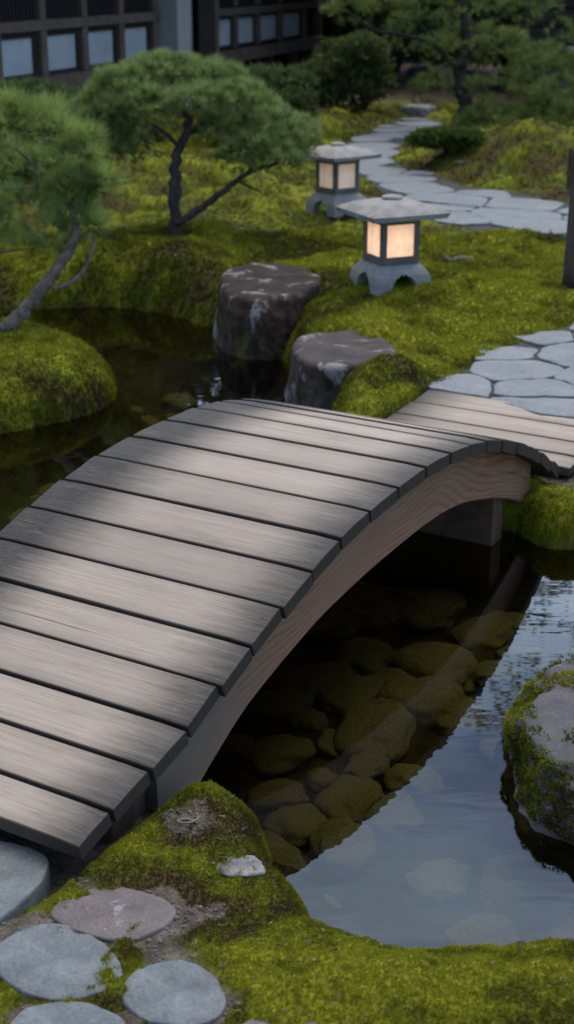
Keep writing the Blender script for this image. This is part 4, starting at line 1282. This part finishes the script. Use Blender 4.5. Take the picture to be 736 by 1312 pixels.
for u in posts: hb('floor_post', [((u - .07, .12, -.06), (u + .07, .26, .449))], MAT['house_wood'])
# roof: eaves out over the garden, ridge behind
bm = bmesh.new()
pr = [(-1.1, 2.50), (-1.1, 2.60), (3.1, 4.75), (7.3, 2.60), (7.3, 2.50), (3.1, 4.62)]
fa = [bm.verts.new((U0 - .6, y, z)) for y, z in pr]; fb = [bm.verts.new((U1 + .6, y, z)) for y, z in pr]
for i in range(6): bm.faces.new((fa[i], fa[(i + 1) % 6], fb[(i + 1) % 6], fb[i]))
bm.faces.new((fa[0], fa[1], fa[2], fa[5])); bm.faces.new((fa[2], fa[3], fa[4], fa[5])); bm.faces.new((fb[0], fb[1], fb[2], fb[5])); bm.faces.new((fb[2], fb[3], fb[4], fb[5]))
for k in range(60):
    u = U0 - .5 + k * (U1 - U0 + 1) / 60
    tube(bm, [(u, -1.08, 2.63), (u, 3.1, 4.775)], [.05, .05], 8)
obj_bm('roof', bm, MAT['rooftile'], house)

# dark boarded building at the upper right
q = PD(676, 92, 18.5)
gb = empty('garden_building', (q.x, q.y, 0), R(-6))
tag(gb, 'dark boarded building with a pale sill at the upper right corner', 'building')
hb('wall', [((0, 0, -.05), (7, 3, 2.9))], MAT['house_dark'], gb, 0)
hb('siding', [((-.02, -.05, z_), (7.02, -.003, z_ + .19)) for z_ in np.arange(.75, 2.7, .22)], MAT['house_lattice'], gb, .008)
hb('sill', [((-.05, -.12, .66), (7.05, -.004, .72))], MAT['plaster_grey'], gb)
hb('base_wall', [((-.03, -.06, -.05), (7.03, -.004, .65))], MAT['house_wood'], gb)
bm = bmesh.new()
pr = [(-.7, 2.75), (-.7, 2.85), (1.5, 3.8), (3.7, 2.85), (3.7, 2.75), (1.5, 3.68)]
fa = [bm.verts.new((-.4, y, z)) for y, z in pr]; fb = [bm.verts.new((7.4, y, z)) for y, z in pr]
for i in range(6): bm.faces.new((fa[i], fa[(i + 1) % 6], fb[(i + 1) % 6], fb[i]))
bm.faces.new((fa[0], fa[1], fa[2], fa[5])); bm.faces.new((fa[2], fa[3], fa[4], fa[5])); bm.faces.new((fb[0], fb[1], fb[2], fb[5])); bm.faces.new((fb[2], fb[3], fb[4], fb[5]))
obj_bm('roof', bm, MAT['rooftile'], gb)

# ------------------------------------------------------------------ light
SUN_EL, SUN_AZ = R(62), R(50)     # azimuth measured from the view direction towards the right
world = bpy.data.worlds.new('World'); scene.world = world
world.use_nodes = True
nt = world.node_tree
bg = nt.nodes['Background']
sky = nt.nodes.new('ShaderNodeTexSky'); sky.sky_type = 'NISHITA'; sky.sun_disc = False
sky.sun_elevation = SUN_EL; sky.sun_rotation = SUN_AZ
sky.air_density = 1.0; sky.dust_density = 1.5
tc = nt.nodes.new('ShaderNodeTexCoord')
mp = nt.nodes.new('ShaderNodeMapping'); mp.inputs['Scale'].default_value = (1.6, 1.6, 4.2); mp.inputs['Location'].default_value = (.4, .1, .2)
no = nt.nodes.new('ShaderNodeTexNoise'); no.inputs['Scale'].default_value = 1.4; no.inputs['Detail'].default_value = 5; no.inputs['Roughness'].default_value = .5
rp = nt.nodes.new('ShaderNodeValToRGB'); rp.color_ramp.elements[0].position = .44; rp.color_ramp.elements[1].position = .76
rp.color_ramp.elements[0].color = (0, 0, 0, 1); rp.color_ramp.elements[1].color = (1, 1, 1, 1)
mx = nt.nodes.new('ShaderNodeMix'); mx.data_type = 'RGBA'
# the cloud layer is brightest towards the sunny quarter of the sky, ahead
vm = nt.nodes.new('ShaderNodeVectorMath'); vm.operation = 'DOT_PRODUCT'; vm.inputs[1].default_value = Vector((.10, .82, .56)).normalized()
mr = nt.nodes.new('ShaderNodeMapRange'); mr.interpolation_type = 'SMOOTHSTEP'
mr.inputs['From Min'].default_value = .15; mr.inputs['From Max'].default_value = 1.0; mr.inputs['To Min'].default_value = .45; mr.inputs['To Max'].default_value = 3.9
cm_ = nt.nodes.new('ShaderNodeVectorMath'); cm_.operation = 'SCALE'; cm_.inputs[0].default_value = (6.9, 6.45, 5.95)
hz = nt.nodes.new('ShaderNodeMix'); hz.data_type = 'RGBA'; hz.inputs[6].default_value = (5.4, 6.7, 8.1, 1); hz.inputs[7].default_value = (7.0, 6.45, 5.8, 1)
nt.links.new(tc.outputs['Generated'], vm.inputs[0]); nt.links.new(vm.outputs['Value'], mr.inputs['Value'])
nt.links.new(mr.outputs['Result'], cm_.inputs['Scale']); nt.links.new(cm_.outputs[0], mx.inputs[7])
L = nt.links.new
L(tc.outputs['Generated'], mp.inputs[0]); L(mp.outputs[0], no.inputs['Vector']); L(no.outputs['Fac'], rp.inputs[0])
# blue openings only low in the sky, closed cloud overhead
sz = nt.nodes.new('ShaderNodeSeparateXYZ'); L(tc.outputs['Generated'], sz.inputs[0])
mo_ = nt.nodes.new('ShaderNodeMapRange'); mo_.interpolation_type = 'SMOOTHSTEP'; mo_.inputs['From Min'].default_value = .66; mo_.inputs['From Max'].default_value = .86
L(sz.outputs['Z'], mo_.inputs['Value'])
L(mo_.outputs['Result'], hz.inputs[0]); L(hz.outputs[2], cm_.inputs[0])
ma = nt.nodes.new('ShaderNodeMath'); ma.operation = 'MAXIMUM'; L(rp.outputs[0], ma.inputs[0]); L(mo_.outputs['Result'], ma.inputs[1])
bl = nt.nodes.new('ShaderNodeMix'); bl.data_type = 'RGBA'; bl.blend_type = 'MULTIPLY'; bl.inputs[0].default_value = 1; bl.inputs[7].default_value = (1.15, 1.45, 1.8, 1)
L(sky.outputs[0], bl.inputs[6]); L(ma.outputs[0], mx.inputs[0]); L(bl.outputs[2], mx.inputs[6]); L(mx.outputs[2], bg.inputs['Color'])
bg.inputs['Strength'].default_value = .15

sun = bpy.data.lights.new('sun', 'SUN'); sun.energy = .9; sun.angle = R(20); sun.color = (1, .90, .78)
so = bpy.data.objects.new('sun', sun); link(so)
dirv = Vector((math.sin(SUN_AZ) * math.cos(SUN_EL), math.cos(SUN_AZ) * math.cos(SUN_EL), math.sin(SUN_EL)))
so.rotation_euler = (-dirv).to_track_quat('-Z', 'Y').to_euler()
so.location = dirv * 30

cam = bpy.data.cameras.new('camera'); co = bpy.data.objects.new('camera', cam); link(co)
co.location = (0, 0, H); co.rotation_euler = (math.pi / 2 - PITCH, 0, 0)
cam.sensor_fit = 'VERTICAL'; cam.sensor_height = 36; cam.sensor_width = 36; cam.lens = 36 * F / 1312
cam.clip_end = 1500; cam.clip_start = .05
cam.dof.use_dof = True; cam.dof.focus_distance = 3.6; cam.dof.aperture_fstop = 4.3
scene.camera = co

scene.render.engine = 'CYCLES'
scene.cycles.use_denoising = True
scene.cycles.max_bounces = 8; scene.cycles.transparent_max_bounces = 8
scene.cycles.sample_clamp_indirect = 4
vs = scene.view_settings
vs.view_transform = 'Standard'; vs.look = 'None'; vs.exposure = .10; vs.gamma = 1; vs.use_curve_mapping = False
